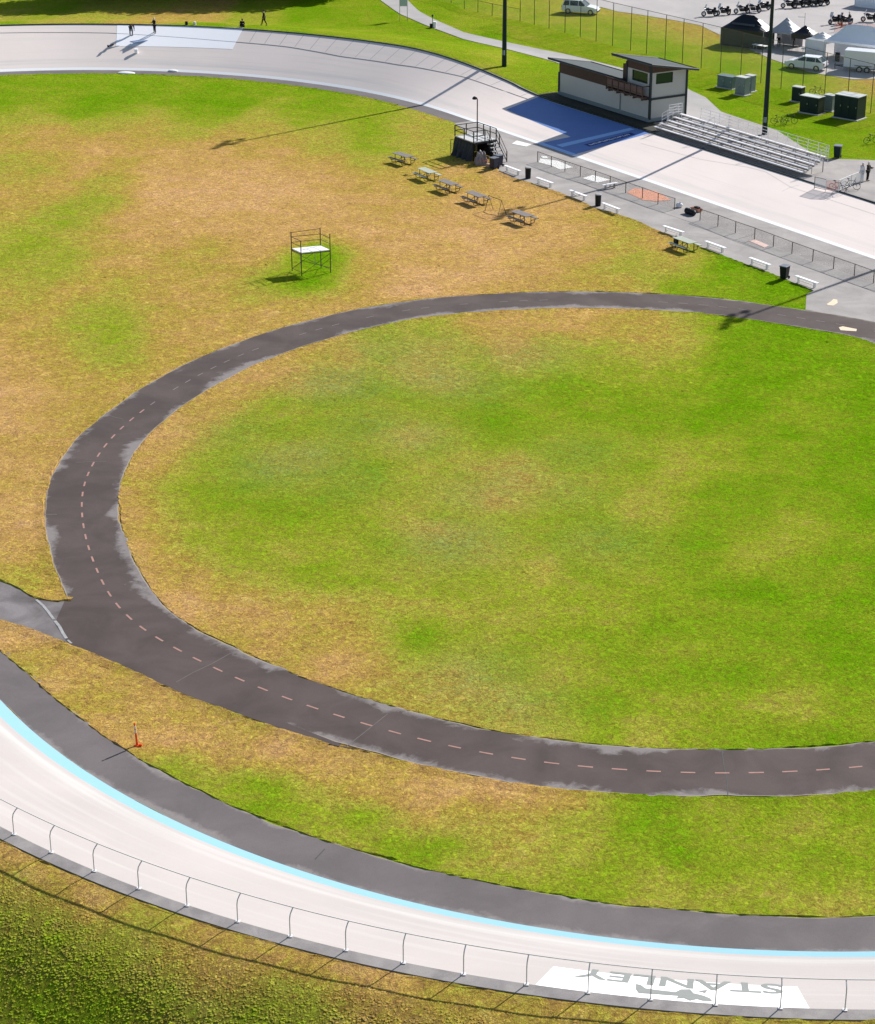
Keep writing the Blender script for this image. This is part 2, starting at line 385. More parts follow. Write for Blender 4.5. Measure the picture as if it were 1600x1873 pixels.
# ------------------------------------------------------------------ how green the grass is, surveyed place by place
GS = """1060 62 8,1090 70 8,1120 60 8,1120 74 8,1150 62 8,1150 78 8,1180 50 6,1180 70 8,1210 62 7,1210 82 8,1240 84 8,1280 92 8,1320 110 8,1350 120 8,1385 130 8,1420 135 8,1160 40 5,1220 45 3,1190 32 3,1265 52 3,1300 66 3,1240 60 4,1290 80 5,1450 135 8,1470 145 8,1520 160 6,1570 170 5,1420 170 9,1590 180 6,0 150 8,150 150 8,300 150 8,450 155 8,600 180 8,700 195 7,0 185 8,200 185 9,400 190 9,550 205 8,650 225 8,750 225 5,0 225 6,200 225 6,350 228 7,480 225 5,600 245 5,
0 255 3,100 260 2,200 255 2,300 255 2,400 255 2,500 250 3,600 265 5,690 268 8,760 260 4,820 250 5,0 300 5,60 310 6,150 292 1,200 320 4,300 300 1,400 300 1,500 290 1,600 300 2,680 300 4,
0 350 2,80 350 3,190 370 6,300 350 0,400 350 0,500 350 0,600 340 1,700 340 2,760 350 3,860 330 2,960 350 1,1000 390 1,1050 400 1,0 400 4,80 410 6,160 440 4,240 400 1,350 400 1,450 400 1,550 400 1,650 400 1,750 400 1,850 410 1,950 430 1,1050 430 2,1100 400 3,1150 430 4,1200 440 2,
20 450 6,120 470 7,60 490 6,200 460 2,300 450 2,350 470 4,420 470 2,480 460 2,560 500 9,600 490 8,650 480 2,700 470 1,800 460 1,900 470 0,1000 460 1,1100 460 3,1170 480 6,1200 470 3,1250 480 6,1350 490 9,1420 520 9,1450 545 9,
0 520 3,100 520 4,200 520 4,300 510 3,400 520 3,500 510 5,480 525 5,520 490 4,640 490 4,575 492 12,590 498 12,555 500 11,500 515 8,650 520 2,750 510 0,850 510 1,950 510 2,1050 510 3,1150 510 4,1250 520 8,1350 535 8,0 560 4,70 500 6,100 560 3,200 570 5,300 560 3,400 560 2,480 560 2,560 545 2,
0 610 2,100 610 4,200 610 7,160 595 7,230 640 7,300 620 3,380 600 2,420 590 2,0 660 2,80 660 2,160 650 4,220 660 6,280 650 2,0 710 0,60 720 1,150 700 2,200 690 3,0 760 0,80 760 1,120 740 3,0 810 1,80 810 2,0 860 0,50 860 1,0 920 1,60 930 0,0 980 1,60 1000 1,40 1050 3,90 1075 1,30 1068 7,0 1020 2,
750 590 4,800 605 6,850 600 3,720 610 7,900 590 2,1000 590 3,1050 580 1,1100 600 3,1180 590 3,1250 590 5,1300 600 8,1400 610 9,1500 630 9,1590 640 8,620 650 3,700 650 6,780 650 5,850 650 5,950 650 1,1020 640 5,1100 650 5,1180 640 3,1240 640 2,1260 660 6,1320 660 9,1400 680 9,1500 690 8,1590 690 9,
520 700 2,600 700 5,680 710 7,760 690 2,820 685 1,880 700 7,960 710 9,1040 690 8,1120 700 7,1200 690 6,1280 710 8,1360 730 9,1450 740 7,1560 760 8,430 730 2,500 740 6,560 760 7,640 750 7,720 740 7,800 745 7,880 755 9,960 750 8,1040 750 8,1120 750 8,1200 760 8,1300 770 8,1400 790 8,1500 810 8,1590 820 9,
380 770 3,330 790 1,440 790 7,520 800 6,600 810 6,680 800 7,750 795 1,820 800 6,900 810 8,980 800 7,1060 800 6,1130 820 7,1200 820 5,1250 850 4,1320 840 4,1380 850 6,1450 850 7,1540 860 8,290 830 1,360 840 5,440 850 7,520 850 5,580 840 5,660 860 8,740 850 5,800 850 4,870 860 2,940 860 2,1000 850 5,1080 860 6,1150 870 7,
240 880 2,300 890 4,370 890 7,450 900 8,530 900 8,610 900 7,690 900 7,750 910 4,820 910 3,890 900 2,950 890 1,1020 910 5,1100 910 6,1180 910 2,1180 930 1,1240 910 6,1320 900 8,1400 910 8,1480 910 8,1560 910 9,240 940 1,300 950 3,370 960 6,450 960 7,520 960 7,600 960 6,680 960 6,760 950 3,830 970 4,900 960 5,980 960 6,1060 960 6,1130 970 7,1200 970 7,1280 950 8,1350 970 6,1450 960 4,1500 930 6,1560 980 7,
250 1000 1,310 1010 2,380 1000 5,450 1010 6,520 1000 4,600 1010 5,680 1010 6,750 1010 5,830 1020 5,900 1020 4,980 1050 2,1050 1020 6,1130 1030 7,1210 1030 6,1300 1030 7,1380 1020 4,1450 1030 5,1530 1040 7,1590 1030 8,
280 1060 1,350 1060 1,420 1060 2,500 1050 4,580 1050 8,650 1050 6,720 1060 5,800 1080 4,870 1080 5,950 1080 4,1020 1080 5,1100 1090 5,1180 1090 6,1260 1090 7,1340 1090 8,1420 1090 8,1500 1090 7,1580 1090 8,
330 1110 0,400 1120 1,470 1110 0,540 1110 0,610 1110 0,680 1110 2,750 1120 4,820 1120 4,890 1130 5,960 1140 5,1040 1150 6,1120 1140 6,1200 1150 7,1280 1150 7,1360 1150 7,1440 1150 8,1550 1150 8,765 1165 10,
430 1170 2,500 1170 0,570 1160 1,640 1160 1,700 1170 2,840 1170 4,540 1210 3,610 1220 0,680 1210 0,740 1210 3,800 1210 4,870 1210 5,950 1220 6,1040 1220 5,1120 1220 6,1200 1220 7,1280 1220 7,1360 1220 8,1450 1230 7,1560 1230 8,
620 1260 3,700 1260 3,770 1260 3,850 1270 4,930 1280 5,1010 1280 6,1100 1280 8,1180 1280 7,1260 1290 6,1340 1280 6,1450 1280 4,1560 1290 7,850 1310 4,940 1320 3,1020 1320 5,1100 1330 7,1180 1330 4,1260 1340 7,1350 1340 8,1450 1340 8,1560 1335 8,
20 1155 0,70 1180 0,130 1220 1,50 1210 4,200 1240 2,100 1260 1,180 1290 2,270 1280 1,120 1290 3,220 1330 1,310 1310 1,290 1370 0,350 1330 1,400 1360 0,450 1340 3,270 1400 6,340 1410 8,380 1390 3,500 1360 0,480 1400 3,490 1440 9,440 1440 6,560 1390 1,560 1440 5,620 1400 1,
530 1490 6,600 1470 5,650 1490 8,700 1440 2,640 1440 2,760 1450 1,800 1430 0,850 1450 1,920 1440 0,1000 1460 0,1060 1460 2,1120 1470 7,1200 1480 8,1300 1490 7,1400 1500 7,1500 1500 6,1590 1480 7,620 1530 6,700 1520 6,780 1500 3,850 1500 3,920 1500 3,1000 1500 5,1060 1510 5,1150 1540 7,1250 1560 8,
720 1560 7,800 1550 8,870 1560 5,950 1560 5,1040 1570 6,1130 1600 7,1220 1610 6,1320 1580 7,1420 1590 6,1520 1590 7,1590 1560 7,850 1590 5,950 1610 6,1050 1630 7,1200 1650 5,1350 1650 6,1500 1660 5,1590 1660 6,
20 1560 2,60 1600 4,20 1620 7,100 1620 5,150 1630 2,190 1640 2,200 1670 3,60 1680 8,120 1700 8,240 1660 4,270 1680 8,330 1690 4,180 1720 7,300 1720 6,370 1720 2,430 1720 6,480 1740 2,540 1745 1,420 1760 3,350 1770 7,200 1780 8,80 1780 9,560 1790 7,600 1770 1,660 1780 1,720 1810 1,640 1820 4,540 1830 8,450 1820 8,300 1840 9,120 1850 9,780 1820 2,700 1850 5,820 1850 3,900 1840 2,870 1820 5,960 1850 6,1030 1850 3,1100 1860 5,
0 35 5,120 36 5,250 38 3,350 36 3,60 8 7,480 20 7,480 36 6,560 15 9,560 45 8,640 30 8,640 56 7,600 40 8,680 50 8,700 40 8,720 70 7,760 66 8,780 80 8,850 95 8,800 96 7,660 20 8,620 10 8,880 75 9,950 130 8,980 150 8,900 120 5,970 100 8,850 40 7,800 20 8,950 60 7,1000 85 7,960 10 6,1020 30 5,1060 90 7,1030 60 7,1100 60 6,1150 80 6,1180 60 7,1130 30 5,1200 42 4,1250 55 2,1200 52 6,1240 70 6,1250 110 7,1300 100 6,1300 64 3,1340 90 6,1300 80 6,1380 110 6,1400 130 7,1320 130 8,1400 150 6,1440 145 7,1500 155 6,1560 165 4,1590 152 2,1500 175 7,1560 185 6,1290 160 8,1340 200 8,1390 190 8,1440 250 9,1420 215 8,1500 230 9,1560 240 8,1500 260 8,1590 280 8,1590 200 7,1480 200 7,1120 5 4,980 40 7,1020 60 8,1080 50 6"""
pts = []
for q in GS.replace('\n', '').split(','):
    x_, y_, g_ = q.split(); P_ = at(float(x_), float(y_)); k = max(HC - P_.z, 20) and (float(y_) + 678) * .918 / HC
    pts.append((P_.x, P_.y, float(g_) / 10, 52 / k, 34 / k * 3733 / ((float(y_) + 678) * .918)))
PT = np.array(pts)
GREY = [(620, 700, 1), (560, 840, .8), (520, 850, .8), (680, 780, .6), (800, 690, .8), (840, 700, .7), (760, 800, .6), (830, 990, .9), (880, 900, .6), (760, 660, .7), (700, 640, .6), (870, 1240, .7), (950, 1290, .5), (1100, 990, .5), (790, 640, .6), (640, 880, .4), (950, 650, .7), (420, 790, .4), (1050, 830, .4), (940, 870, .5), (1030, 900, .4)]
GP = np.array([(*at(x, y)[:2], g, 70 / ((y + 678) * .918 / HC)) for x, y, g in GREY])
def survey(x, y):
    x = np.asarray(x, float); y = np.asarray(y, float); num = np.full_like(x, .55 * 1e-4); den = np.full_like(x, 1e-4)
    for X_, Y_, g_, a_, b_ in PT:
        k_ = .36 if Y_ > 222 or (X_ > 8 and Y_ > 190) else .62
        w = np.exp(-.5 * (((x - X_) / (a_ * k_)) ** 2 + ((y - Y_) / (b_ * k_)) ** 2)); num += w * g_; den += w
    g = num / den
    gy = np.zeros_like(x)
    for X_, Y_, g_, a_ in GP: gy = np.maximum(gy, g_ * np.exp(-.5 * (((x - X_) / a_) ** 2 + ((y - Y_) / (a_ * 1.1)) ** 2)))
    return g, gy
def put_survey(o, contrast=1.0):
    me = o.data; n = len(me.vertices); co = np.zeros(n * 3); me.vertices.foreach_get('co', co); co = co.reshape(-1, 3)
    g, gy = survey(co[:, 0], co[:, 1]); nb = sstep(co[:, 1], 135, 95); g = g + .16 * np.clip(g - .6, 0, 1); g = (.06 + .94 * g) * (1 - nb) + (.14 + .86 * g) * nb
    rr = np.hypot(co[:, 0] - 2, co[:, 1] - 108) / 31; ins = 1 - sstep(rr, .72, .93); g = g * (1 - ins) + ins * (.31 + .60 * g + .06 * sstep(co[:, 0], -4, 8))
    sl = (co[:, 1] < 75) & (inv_ring(co[:, 0], co[:, 1])[1] > 5); g = np.where(sl, g * .72 + .02, g)
    for nme, arr in (('green', g), ('grey', gy)):
        at_ = me.attributes.new(nme, 'FLOAT', 'POINT'); at_.data.foreach_set('value', arr.astype(float))

def und(x, y): return .02 * np.sin(x * 1.3 + y * .7) * np.cos(y * .9 - x * .4) * (np.asarray(y) < 100)
# ------------------------------------------------------------------ ground
def grid_mb(xs, ys, keep, zf):
    mb = MB(); X_, Y_ = np.meshgrid(xs, ys); Z_ = zf(X_, Y_); nx = len(xs)
    K = keep(X_, Y_); mb.v = list(map(tuple, np.stack([X_, Y_, Z_], -1).reshape(-1, 3)))
    for j in range(len(ys) - 1):
        for i in range(nx - 1):
            if K[j, i] or K[j + 1, i + 1] or K[j, i + 1] or K[j + 1, i]:
                q = j * nx + i; mb.f.append((q, q + 1, q + nx + 1, q + nx))
    mb.m = [0] * len(mb.f); return mb
mb = grid_mb(np.arange(-98, 58, .75), np.arange(55, 228, .75), lambda x, y: inv_ring(x, y)[1] < 1.5, lambda x, y: 0 * x)
infield = struct('infield_grass', mb, M['grass']); put_survey(infield)
# land outside the track, one sheet that reaches the horizon
es = [CAP, .8, 1.2, 1.7, 2.3, 3, 3.8, 4.7, 5.7, 6.8, 8, 9.3, 10.7, 12.2, 13.8, 15.5, 17.3, 19.2] + list(np.arange(21, 70, 1.6)) + [74, 80, 90, 110, 150, 250, 500, 1200, 3000]
na = 640; AA = np.linspace(0, LT, na, endpoint=False)
mb = MB(); allv = []
for e in es:
    x, y = ring(AA, bank_w(AA) + e); z = terrain(x, y)
    if e == CAP: z = bank_h(AA) - .06
    z = z + (0 if e > 20 or e <= CAP else 1) * und(x, y)
    allv.append(np.stack([x, y, z], -1))
mb.v = list(map(tuple, np.concatenate(allv)))
for j in range(len(es) - 1):
    for i in range(na): mb.f.append((j * na + i, j * na + (i + 1) % na, (j + 1) * na + (i + 1) % na, (j + 1) * na + i))
mb.m = [0] * len(mb.f)
outer = struct('outer_ground', mb, M['grass'], smooth=True); put_survey(outer)

# ------------------------------------------------------------------ track, coping, markings
def drape(quad_as, mats, name, lift, na_=24, ns_=8, build=True):
    """quad in track coordinates (a, s): four corners in order"""
    q = np.array(quad_as, float); mb = MB()
    for j in range(ns_ + 1):
        for i in range(na_ + 1):
            u, v = i / na_, j / ns_
            p = (1 - v) * ((1 - u) * q[0] + u * q[1]) + v * ((1 - u) * q[3] + u * q[2])
            x, y = ring(p[0], p[1]); z = bank_h(p[0]) * p[1] / bank_w(p[0]) + lift; mb.v.append((float(x), float(y), float(z)))
    for j in range(ns_):
        for i in range(na_): k = j * (na_ + 1) + i; mb.f.append((k, k + 1, k + na_ + 2, k + na_ + 1))
    mb.m = [0] * len(mb.f); return mb
def AS(px, py):
    p = at(px, py); a, s = inv_ring(p.x, p.y); return float(a), float(s)
nT = 900; AT = np.linspace(0, LT, nT, endpoint=False); BANDW = .82
rows = [0, BANDW, 2.5, 4.5, 6.5, None]
mb = MB(); uv = []
for s in rows:
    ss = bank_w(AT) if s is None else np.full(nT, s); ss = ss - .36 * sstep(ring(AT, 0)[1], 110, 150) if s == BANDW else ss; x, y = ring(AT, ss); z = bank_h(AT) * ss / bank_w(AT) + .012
    mb.v += list(map(tuple, np.stack([x, y, z], -1))); uv += list(zip(ss, AT))
for j in range(len(rows) - 1):
    for i in range(nT):
        mb.f.append((j * nT + i, (j + 1) * nT + i, (j + 1) * nT + (i + 1) % nT, j * nT + (i + 1) % nT)); mb.m.append(1 if j == 0 else 0)
mb.uv = uv
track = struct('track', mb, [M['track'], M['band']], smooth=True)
# outer coping
mb = MB()
for s, dz in ((0, .02), (CAP, -.02), (CAP, -.5)):
    ss = bank_w(AT) + s; x, y = ring(AT, ss); z = bank_h(AT) + dz; mb.v += list(map(tuple, np.stack([x, y, z], -1)))
for j in range(2):
    for i in range(nT): mb.f.append((j * nT + i, (j + 1) * nT + i, (j + 1) * nT + (i + 1) % nT, j * nT + (i + 1) % nT)); mb.m.append(0)
struct('coping', mb, M['concrete'])

def add_line(mb, pts_as, width, lift):
    """painted line through (a,s) points"""
    P = []
    for a, s in pts_as:
        x, y = ring(a, s); P.append(Vector((float(x), float(y), float(bank_h(a) * s / bank_w(a)) + lift)))
    strip(mb, P, width)
def strip(mb, P, width, m=0):
    o = len(mb.v)
    for i, p in enumerate(P):
        t = P[min(i + 1, len(P) - 1)] - P[max(i - 1, 0)]; t.normalize(); n = Vector((-t.y, t.x, 0)).normalized() * (width / 2)
        mb.v += [tuple(p + n), tuple(p - n)]
    for i in range(len(P) - 1): mb.f.append((o + 2 * i, o + 2 * i + 1, o + 2 * i + 3, o + 2 * i + 2)); mb.m.append(m)
def spline_as(pxs, n=60):
    q = np.array([AS(*p) for p in pxs]); q[:, 0] = np.where(q[:, 0] < LT / 2, q[:, 0] + LT, q[:, 0])
    k = np.linspace(0, len(q) - 1, n); return [(float(np.interp(t, range(len(q)), q[:, 0])), float(np.interp(t, range(len(q)), q[:, 1]))) for t in k]
# far turn: dark line with seams above it
BL = spline_as([(0, 60), (100, 59), (200, 60), (300, 66), (400, 74), (525, 85), (625, 103), (725, 117.5), (800, 130), (850, 141), (905, 160), (965, 181)], 90)
mb = MB(); add_line(mb, BL, .11, .020); struct('track_line', mb, M['dark'])
mb = MB()
for k in range(19):
    x0 = 455 + k * 27.5; a0, s0 = AS(x0, np.interp(x0, [400, 525, 625, 725, 800, 850, 905, 965], [74, 85, 103, 117.5, 130, 141, 160, 181]))
    w0 = float(bank_w(a0)); add_line(mb, [(a0, s0 + .2), (a0, (s0 + w0) / 2), (a0, w0 - .05)], .07, .018)
struct('track_seams', mb, M['seam'])
mb = MB()
add_line(mb, [AS(*p) for p in [(1172, 262), (1280, 291), (1370, 306), (1400, 314), (1446, 342), (1520, 366), (1600, 392)]], .035, .018)
add_line(mb, [AS(*p) for p in [(1430, 350), (1446, 342), (1462, 338)]], .035, .018)
struct('track_crack', mb, M['seam'])
# blue finish area
bq = lambda L: [AS(*p) for p in L]
fin = bq([(986, 262), (1048, 283), (1180, 246), (1140, 230)])
a_l, a_r = fin[0][0], fin[1][0]
w_l, w_r = float(bank_w(fin[3][0])), float(bank_w(fin[2][0]))
fin = [(a_l, .02), (a_r, .02), (fin[2][0], w_r - .02), (fin[3][0], w_l - .02)]
mb = drape(fin, None, '', .018, 10, 8)
ex = bq([(926, 200), (1033, 246.5)]); tl = AS(991, 176)
# extension along the upper half
f_at = lambda s: fin[0][0] + (fin[3][0] - fin[0][0]) * (s - .02) / (w_l - .02)
m2 = drape([(ex[0][0], ex[0][1]), (f_at(ex[1][1]), ex[1][1]), (fin[3][0], w_l - .02), (tl[0], float(bank_w(tl[0])) - .02)], None, '', .018, 20, 8); mb.add(m2.v, m2.f)
struct('blue_finish_area', mb, M['blue'])
def fa(t): return (fin[0][0] + t * (fin[1][0] - fin[0][0]), fin[3][0] + t * (fin[2][0] - fin[3][0]))
def band(t0, t1, s0, s1, lift):
    w = w_l; f = lambda t, s: (fa(t)[0] + (fa(t)[1] - fa(t)[0]) * s / w, s)
    return drape([f(t0, s0), f(t1, s0), f(t1, s1), f(t0, s1)], None, '', lift, 4, 10)
ttS = AS(1012, 266); tS = (ttS[0] - fin[0][0]) / (fin[1][0] - fin[0][0])
mb = band(tS - .02, tS + .17, .9, w_l - .3, .024); m2 = drape([(a_l, .02), (a_r, .02), (a_r + .1, .5), (a_l + .1, .5)], None, '', .024, 6, 2); mb.add(m2.v, m2.f)
struct('light_blue_stripe', mb, M['lblue'])
struct('navy_stripe', band(.63, .82, 2.6, 7.6, .024), M['navy'])
mb = MB(); ss = 2.9
for k, wd in enumerate([.34, .3, .12, .36, .34, .3, .34, .12, .34, .3, .36, .3, .34]):
    t0, t1 = .685, .765
    if ss + wd > 7.3: break
    for (u0, u1, v0, v1) in [(0, 1, 0, .3), ((0, .3, 0, 1) if k % 2 else (.7, 1, 0, 1)), ((0, 1, .7, 1) if k % 3 else (.4, .65, .2, 1))]:
        m2 = band(t0 + (t1 - t0) * u0, t0 + (t1 - t0) * u1, ss + wd * v0, ss + wd * v1, .029); mb.add(m2.v, m2.f)
    ss += wd + .07
struct('finish_lettering', mb, M['white'])
# white advert painted on the far turn
q = bq([(212, 84.5), (425, 90), (445, 53), (214, 46)]); q = [(a if a > LT / 2 else a + LT, s) for a, s in q]
struct('far_white_panel', drape(q, None, '', .026, 40, 8), plain('fresh_white_paint', (.96, .96, .98), .6, var=.02, scale=1))
# white advert on the near turn with upside-down lettering (read from the infield)
q = bq([(1458, 1805), (1012, 1768), (981, 1800), (1481, 1848)])
q[2] = (q[2][0], float(bank_w(q[2][0])) - .03); q[3] = (q[3][0], float(bank_w(q[3][0])) - .03)
struct('near_white_panel', drape(q, None, '', .017, 40, 8), M['white'])
cu = bpy.data.curves.new('lettering', 'FONT'); cu.body = 'STANLEY'; cu.size = 1; cu.offset = .02; cu.resolution_u = 3
to = bpy.data.objects.new('tmp', cu); COL.objects.link(to); dg = bpy.context.evaluated_depsgraph_get(); tm = bpy.data.meshes.new_from_object(to.evaluated_get(dg)); bpy.data.objects.remove(to)
bmt = bmesh.new(); bmt.from_mesh(tm); bmesh.ops.triangulate(bmt, faces=bmt.faces); bmesh.ops.subdivide_edges(bmt, edges=[e for e in bmt.edges if e.calc_length() > .12], cuts=2)
aR, s0_ = AS(1428, 1801); aL, s1_ = AS(1058, 1772); sT = AS(1240, 1807)[1]; sB = AS(1240, 1789)[1]
xs_ = [v.co.x for v in bmt.verts]; ys_ = [v.co.y for v in bmt.verts]; x0, x1, y0, y1 = min(xs_), max(xs_), min(ys_), max(ys_)
for v in bmt.verts:
    a = aR + (v.co.x - x0) / (x1 - x0) * (aL - aR); s = sB + (v.co.y - y0) / (y1 - y0) * (sT - sB)
    x, y = ring(a, s); v.co = (float(x), float(y), float(bank_h(a) * s / bank_w(a)) + .024)
mb = MB(); mb.bm(bmt)
struct('near_lettering', mb, M['letter'])
def poly_on(pxs, lift, flat=None, name=None, cuts=0):
    P = [at(*p) if flat is None else G(p[0], p[1], 0) for p in pxs]
    bm = bmesh.new(); vs = [bm.verts.new((p.x, p.y, (p.z if flat is None else flat) + lift)) for p in P]; f = bm.faces.new(vs); bmesh.ops.triangulate(bm, faces=[f])
    mb = MB(); mb.bm(bm)
    # face up
    out = []
    for f in mb.f:
        a, b, c = [Vector(mb.v[i]) for i in f[:3]]
        out.append(f if (b - a).cross(c - a).z > 0 else f[::-1])
    mb.f = out; return mb
mb = poly_on([(1163, 1800), (1172, 1802), (1180, 1808), (1200, 1811), (1235, 1815), (1245, 1810), (1262, 1810), (1268, 1817), (1285, 1821), (1298, 1826), (1303, 1832), (1285, 1831), (1275, 1828), (1262, 1831), (1250, 1826), (1237, 1827), (1240, 1822), (1200, 1819), (1168, 1817), (1163, 1810)], .026)
m2 = poly_on([(1275, 1813), (1294, 1811), (1290, 1817)], .026); mb.add(m2.v, m2.f)
struct('near_emblem', mb, M['letter'])

# near-side guard rail -------------------------------------------------------
PXP = [(26, 1527), (99, 1557), (177.5, 1591), (259, 1622.5), (346, 1654), (437.5, 1684), (534, 1710), (635, 1736), (739, 1760), (849, 1780.6), (963, 1801), (1075, 1817), (1189.6, 1829), (1308, 1842), (1427, 1847.6), (1546, 1854)]
ap = [inv_ring(G(x, y, 3.3).x, G(x, y, 3.3).y)[0] for x, y in PXP]; da = float(np.mean(np.diff(ap)))
ap = [float(a) for a in ap]; ap = [ap[0] - da * k for k in range(6, 0, -1)] + ap + [ap[-1] + da * k for k in range(1, 7)]
rail = thing('guard_rail', 'long grey guard rail of bent posts along the near banked track edge', 'guard rail')
tops = []
for a in ap:
    w = float(bank_w(a)); h = float(bank_h(a))
    def pt(s, z): x, y = ring(a, s); return Vector((float(x), float(y), z))
    P = [pt(w + .03, h), pt(w + .03, h + .72), pt(w - .02, h + .88), pt(w - .13, h + .98), pt(w - .22, h + 1.03)]
    mb = MB(); mb.tube(P, .023, 6); mb.box(pt(w + .03, h + .03), (.16, .16, .02)); mb.build('post', M['rail'], rail)
    tops.append(P[-1])
fine = []
for a in np.linspace(ap[0], ap[-1], 120):
    w = float(bank_w(a)); h = float(bank_h(a)); x, y = ring(a, w - .22); fine.append(Vector((float(x), float(y), h + 1.05)))
mb = MB(); mb.tube(fine, .019, 6); mb.build('top_rail', M['rail'], rail)
# low dark kicker board along the far outer edge
mb = MB(); aa = np.linspace(2 * LS + PR + 5, LT + LS + 20, 260)
prev = None
for (s, dz) in ((.02, .0), (.02, .12), (.12, .12), (.12, 0)):
    x, y = ring(aa, bank_w(aa) + s); z = bank_h(aa) + dz; mb.v += list(map(tuple, np.stack([x, y, z], -1)))
for j in range(3):
    for i in range(259): mb.f.append((j * 260 + i, j * 260 + i + 1, (j + 1) * 260 + i + 1, (j + 1) * 260 + i))
mb.m = [0] * len(mb.f); o = mb.build('kick_board', M['trim']); tag(o, 'low dark board running along the outer edge of the far track', 'kick board')

# ------------------------------------------------------------------ paths and paved areas
DPX = [(1600, 602.5), (1540, 594), (1471, 583), (1390, 570), (1300, 558), (1180, 550.3), (1060, 547.3), (1000, 548.2), (900, 552.6), (806, 558.8), (712, 571.5), (619, 592), (573, 604.5), (534, 616.5), (503, 626), (474.4, 635.6), (446.9, 645.9), (420.3, 657.5), (396.3, 669), (371.9, 681.3), (346.9, 694.7), (324, 707.8), (302.5, 721.3), (281.3, 735.9), (261.3, 749.7), (242.5, 765), (223.8, 779.7), (206.9, 796.6), (191.6, 813.4), (180, 830.6), (169, 848.4), (159, 866.9), (151.6, 886.9), (149, 905.3), (148, 923.8), (148.8, 942.5), (151.6, 961.6), (155.3, 980.6), (159.7, 1000), (167.8, 1021), (176, 1040.6), (184, 1062), (196, 1084), (211, 1106.6), (230.3, 1128.4), (255.6, 1149), (285, 1167.8), (321, 1186.6), (357.8, 1206), (396.9, 1225.6), (440.6, 1244.4), (482.8, 1262.5), (529.7, 1280), (574, 1296), (621, 1310.6), (670.6, 1326), (722, 1340.6), (774.4, 1355), (832.5, 1367.8), (892.8, 1379.7), (955.3, 1390.3), (1017, 1398.8), (1078, 1404), (1141, 1408.8), (1204, 1412.5), (1266.6, 1414.7), (1325, 1415), (1384, 1414.8), (1443.8, 1412.5), (1501.8, 1409), (1559.5, 1405.5)]
PW = [G(*p)[:2] for p in DPX]; PW = [(30, 124.5), (22, 131)][:0] + PW
tail = [(16, 78.4), (24, 83), (31, 92), (34, 104), (33, 116), (27, 126)]
PC = np.array(PW + tail)
# smooth closed curve
def resample(P, step, closed=True):
    P = np.array(P); Q = np.vstack([P, P[:1]]) if closed else P
    d = np.r_[0, np.cumsum(np.linalg.norm(np.diff(Q, axis=0), axis=1))]; n = int(d[-1] / step); t = np.linspace(0, d[-1], n, endpoint=not closed)
    return np.stack([np.interp(t, d, Q[:, 0]), np.interp(t, d, Q[:, 1])], -1)
PC = resample(PC, .5)
for _ in range(22): PC = (np.roll(PC, 1, 0) + 2 * PC + np.roll(PC, -1, 0)) / 4
def ribbon(P, hw, z, closed=True, zf=None):
    P = np.array(P); n = len(P)
    T = (np.roll(P, -1, 0) - np.roll(P, 1, 0)) if closed else np.gradient(P, axis=0)
    T /= np.linalg.norm(T, axis=1)[:, None]; Nn = np.stack([-T[:, 1], T[:, 0]], -1)
    hw = np.broadcast_to(hw, (n,)); mb = MB(); uv = []; ks = (-1, -.5, 0, .5, 1)
    for k in ks:
        jit = 0
        if abs(k) == 1:
            jit = .06 * np.convolve(rng.normal(size=n + 4), np.ones(5) / 5, 'valid') * 2
        q = P + Nn * ((hw + jit) * k)[:, None]; zz = np.full(n, z) if zf is None else zf(q[:, 0], q[:, 1]) + z
        mb.v += [(a, b, c) for (a, b), c in zip(q, zz)]; uv += [(k, i * .5) for i in range(n)]
    m_ = n if closed else n - 1
    for j in range(4):
        for i in range(m_): mb.f.append((j * n + i, j * n + (i + 1) % n, (j + 1) * n + (i + 1) % n, (j + 1) * n + i))
    mb.m = [0] * len(mb.f); mb.uv = uv; return mb
struct('path', ribbon(PC, 2.0, .022), M['path'])
# dashes: equal spacing along the loop
T_ = PC - np.roll(PC, 1, 0); dd = np.cumsum(np.linalg.norm(T_, axis=1)); spacing = 1.476
def path_pt(d):
    d = d % dd[-1]; i = int(np.searchsorted(dd, d)); p = PC[i % len(PC)]; q = PC[i - 1]; t = (dd[i % len(dd)] - d) / .5
    return p + (q - p) * min(max(t, 0), 1)
w0 = np.array(G(1325, 1415)[:2]); i0 = int(np.argmin(np.linalg.norm(PC - w0, axis=1))); d0 = dd[i0]
mb = MB(); n_d = int(dd[-1] / spacing)
mbt = MB()
for k in range(-n_d // 2, n_d // 2):
    c = d0 + k * spacing; L = .30 + .04 * random.random(); pa, pb, pm = path_pt(c - L), path_pt(c + L), path_pt(c)
    far_ = pm[1] > 118
    if far_ and random.random() < .25: continue
    strip(mbt if far_ else mb, [Vector((*pa, .028)), Vector((*pm, .028)), Vector((*pb, .028))], .10 if not far_ else .08)
struct('path_dashes', mb, M['dash']); struct('far_path_dashes', mbt, M['dashtop'])
# joints across the path
mb = MB()
def joint(pxs, w, m=0): strip(mb, [G(x, y, 0) + Vector((0, 0, .027)) for x, y in pxs], w, m)
joint([(322, 1248), (352, 1231), (388, 1214), (422, 1195)], .05); joint([(633, 1366), (660, 1345), (685, 1325), (709, 1306)], .045)
joint([(200, 760), (212, 764), (225, 767)], .05); joint([(138, 846), (160, 845), (194, 844)], .05); joint([(80, 941), (104, 941)], .08)
struct('path_joints', mb, M['crack'])
mb = MB(); joint([(1320, 1372), (1324, 1400), (1330, 1430), (1331, 1456)], .045); joint([(577, 1571), (594, 1553)], .05); struct('path_cracks', mb, M['dark'])
